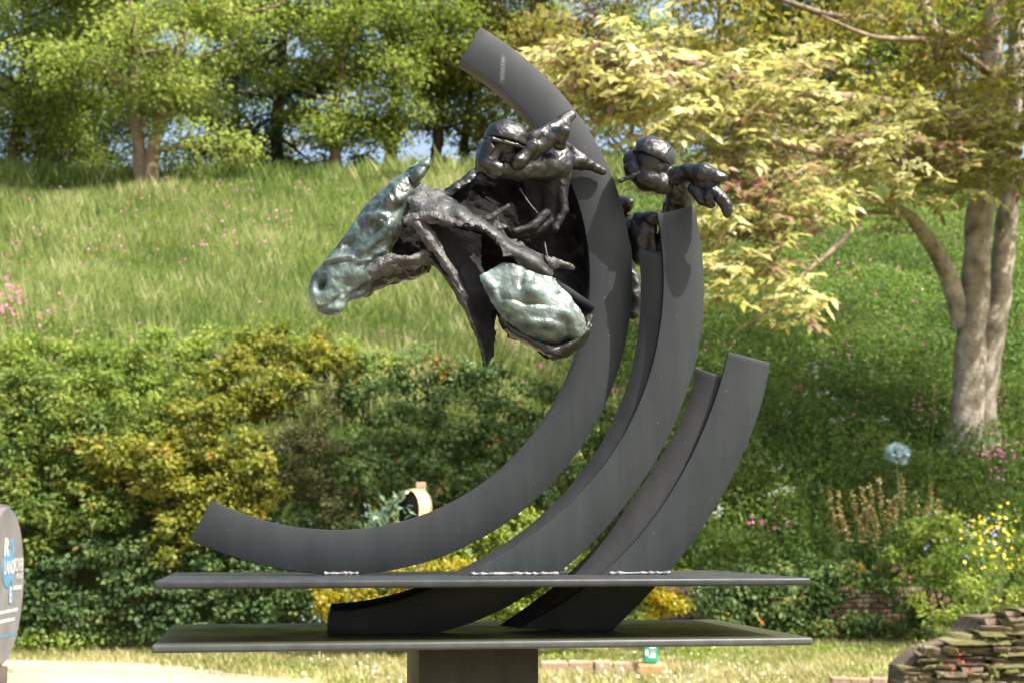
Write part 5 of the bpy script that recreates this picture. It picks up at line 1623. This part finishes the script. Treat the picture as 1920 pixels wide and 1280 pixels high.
# ------------------------------------------------------------------ front rider
rider = sdf_mesh('rider', [
    [(946, 272, .245, 33), (950, 290, .25, 24)],
    [(922, 282, .24, 25), (915, 305, .235, 21), (930, 318, .232, 18)],                      # face, jaw
    [(905, 280, .25, 12), (902, 312, .255, 11)],
    [(930, 318, .24, 16), (975, 318, .25, 22), (1025, 312, .27, 30), (1050, 300, .285, 26)],   # neck, chest, shoulders
    [(972, 304, .222, 15), (985, 290, .225, 13), (1000, 275, .22, 13)],                       # collar and near shoulder
    [(975, 262, .235, 9), (1000, 258, .225, 11), (1030, 246, .235, 15), (1054, 232, .245, 14), (1068, 217, .255, 11)],   # raised near elbow
    [(1000, 285, .232, 16), (1025, 265, .23, 16), (1045, 250, .222, 13)],
    [(1056, 246, .212, 12), (1050, 272, .235, 12)],
    [(1054, 268, .285, 8), (1070, 282, .31, 9), (1088, 300, .315, 13)],                         # far arm sweeping right
    [(1060, 305, .295, 16), (1088, 304, .315, 14), (1104, 308, .322, 11), (1118, 316, .326, 8), (1130, 322, .328, 7)],
    [(1045, 312, .28, 28), (1048, 330, .29, 24)]],
    B_mid, None, .0045, .0020, 62, .0022, 3, cuts=[(952, 288, .203, 13), (1000, 300, .205, 8), (1030, 290, .215, 9)])
sdf_mesh('legs', [
    [(1045, 318, .285, 28), (1040, 350, .30, 27), (1042, 390, .31, 24), (1028, 418, .30, 18), (1000, 432, .285, 14), (970, 440, .27, 10)],   # body folding into the thigh
    [(1025, 400, .28, 9), (1000, 424, .265, 8), (965, 434, .255, 7)],
    [(1052, 350, .275, 9), (1058, 395, .275, 8), (1040, 428, .27, 8)],
    [(1005, 345, .33, 24), (1010, 375, .34, 26), (1015, 405, .345, 26)]],
    B_shade, rider, .006, .0016, 56, .0024, 33)
rider['label'] = 'front rider crouched with a raised elbow in a round helmet'
sdf_mesh('helmet', [[(945, 262, .24, 38), (955, 264, .24, 37)]], B_mid, rider, .006, .0026, 60, .0022, 9, planes=[((905, 258), (992, 280), .24)], fac=.06)
sdf_mesh('helmet_rim', [[(907, 258, .222, 3), (924, 262, .207, 4), (945, 267, .202, 4), (968, 273, .207, 4), (986, 278, .222, 3)]], B_dark, rider, .004, .002, 70, .0018, 10)
sdf_mesh('ear_flap', [[(919, 264, .213, 6), (921, 278, .212, 7), (917, 288, .215, 5)]], B_mid, rider, .004, .002, 70, .0018, 12)

# ------------------------------------------------------------------ rear rider and horse
rider2 = sdf_mesh('rider', [
    [(1222, 304, .295, 32), (1232, 312, .295, 28)],
    [(1190, 318, .31, 21), (1214, 334, .30, 26), (1238, 344, .29, 22), (1246, 350, .285, 15)],      # face turned down
    [(1250, 340, .295, 14), (1262, 330, .30, 14)],
    [(1262, 330, .28, 16), (1292, 324, .255, 18), (1318, 326, .225, 20), (1345, 334, .205, 15), (1356, 334, .20, 9)],   # shoulder to elbow
    [(1312, 340, .235, 14), (1335, 350, .215, 11), (1330, 370, .215, 12)],
    [(1340, 356, .205, 11), (1352, 372, .20, 12), (1363, 388, .198, 11), (1364, 402, .198, 8)],   # forearm
    [(1300, 352, .25, 12), (1318, 374, .235, 11), (1334, 384, .225, 8)],
    [(1275, 350, .305, 26), (1272, 380, .325, 26), (1262, 430, .35, 26), (1240, 480, .37, 24)]],    # trunk behind the arc
    B_dark, None, .004, .0016, 56, .0022, 5)
rider2['label'] = 'rear rider looking down from a rough domed helmet'
sdf_mesh('helmet', [[(1220, 292, .295, 37), (1230, 296, .295, 36)]], B_mid, rider2, .006, .0034, 46, .0022, 15, planes=[((1186, 286), (1262, 320), .295)], fac=.09)
sdf_mesh('cap', [[(1192, 302, .315, 24), (1196, 310, .31, 22)], [(1204, 322, .285, 5), (1186, 330, .285, 5), (1166, 339, .29, 4)], [(1202, 324, .315, 5), (1184, 332, .32, 5), (1166, 339, .31, 4)], [(1164, 340, .29, 4), (1164, 340, .31, 4)]], B_dark, rider2, .006, .002, 60, .0022, 16)
horse2 = sdf_mesh('horse', [
    [(1176, 382, .40, 13), (1160, 380, .42, 13)],
    [(1198, 410, .36, 12), (1222, 410, .33, 12), (1212, 418, .35, 12)],
    [(1180, 430, .42, 26), (1206, 440, .36, 24), (1210, 480, .36, 22)],
    [(1150, 420, .46, 30), (1165, 470, .47, 34), (1160, 520, .48, 26)],
    [(1188, 520, .46, 12), (1189, 560, .46, 15), (1187, 588, .46, 12)]],
    B_dark, None, .012, .006, 34, .0034, 21)
horse2['label'] = 'rear horse mostly hidden between the tall and middle arcs'
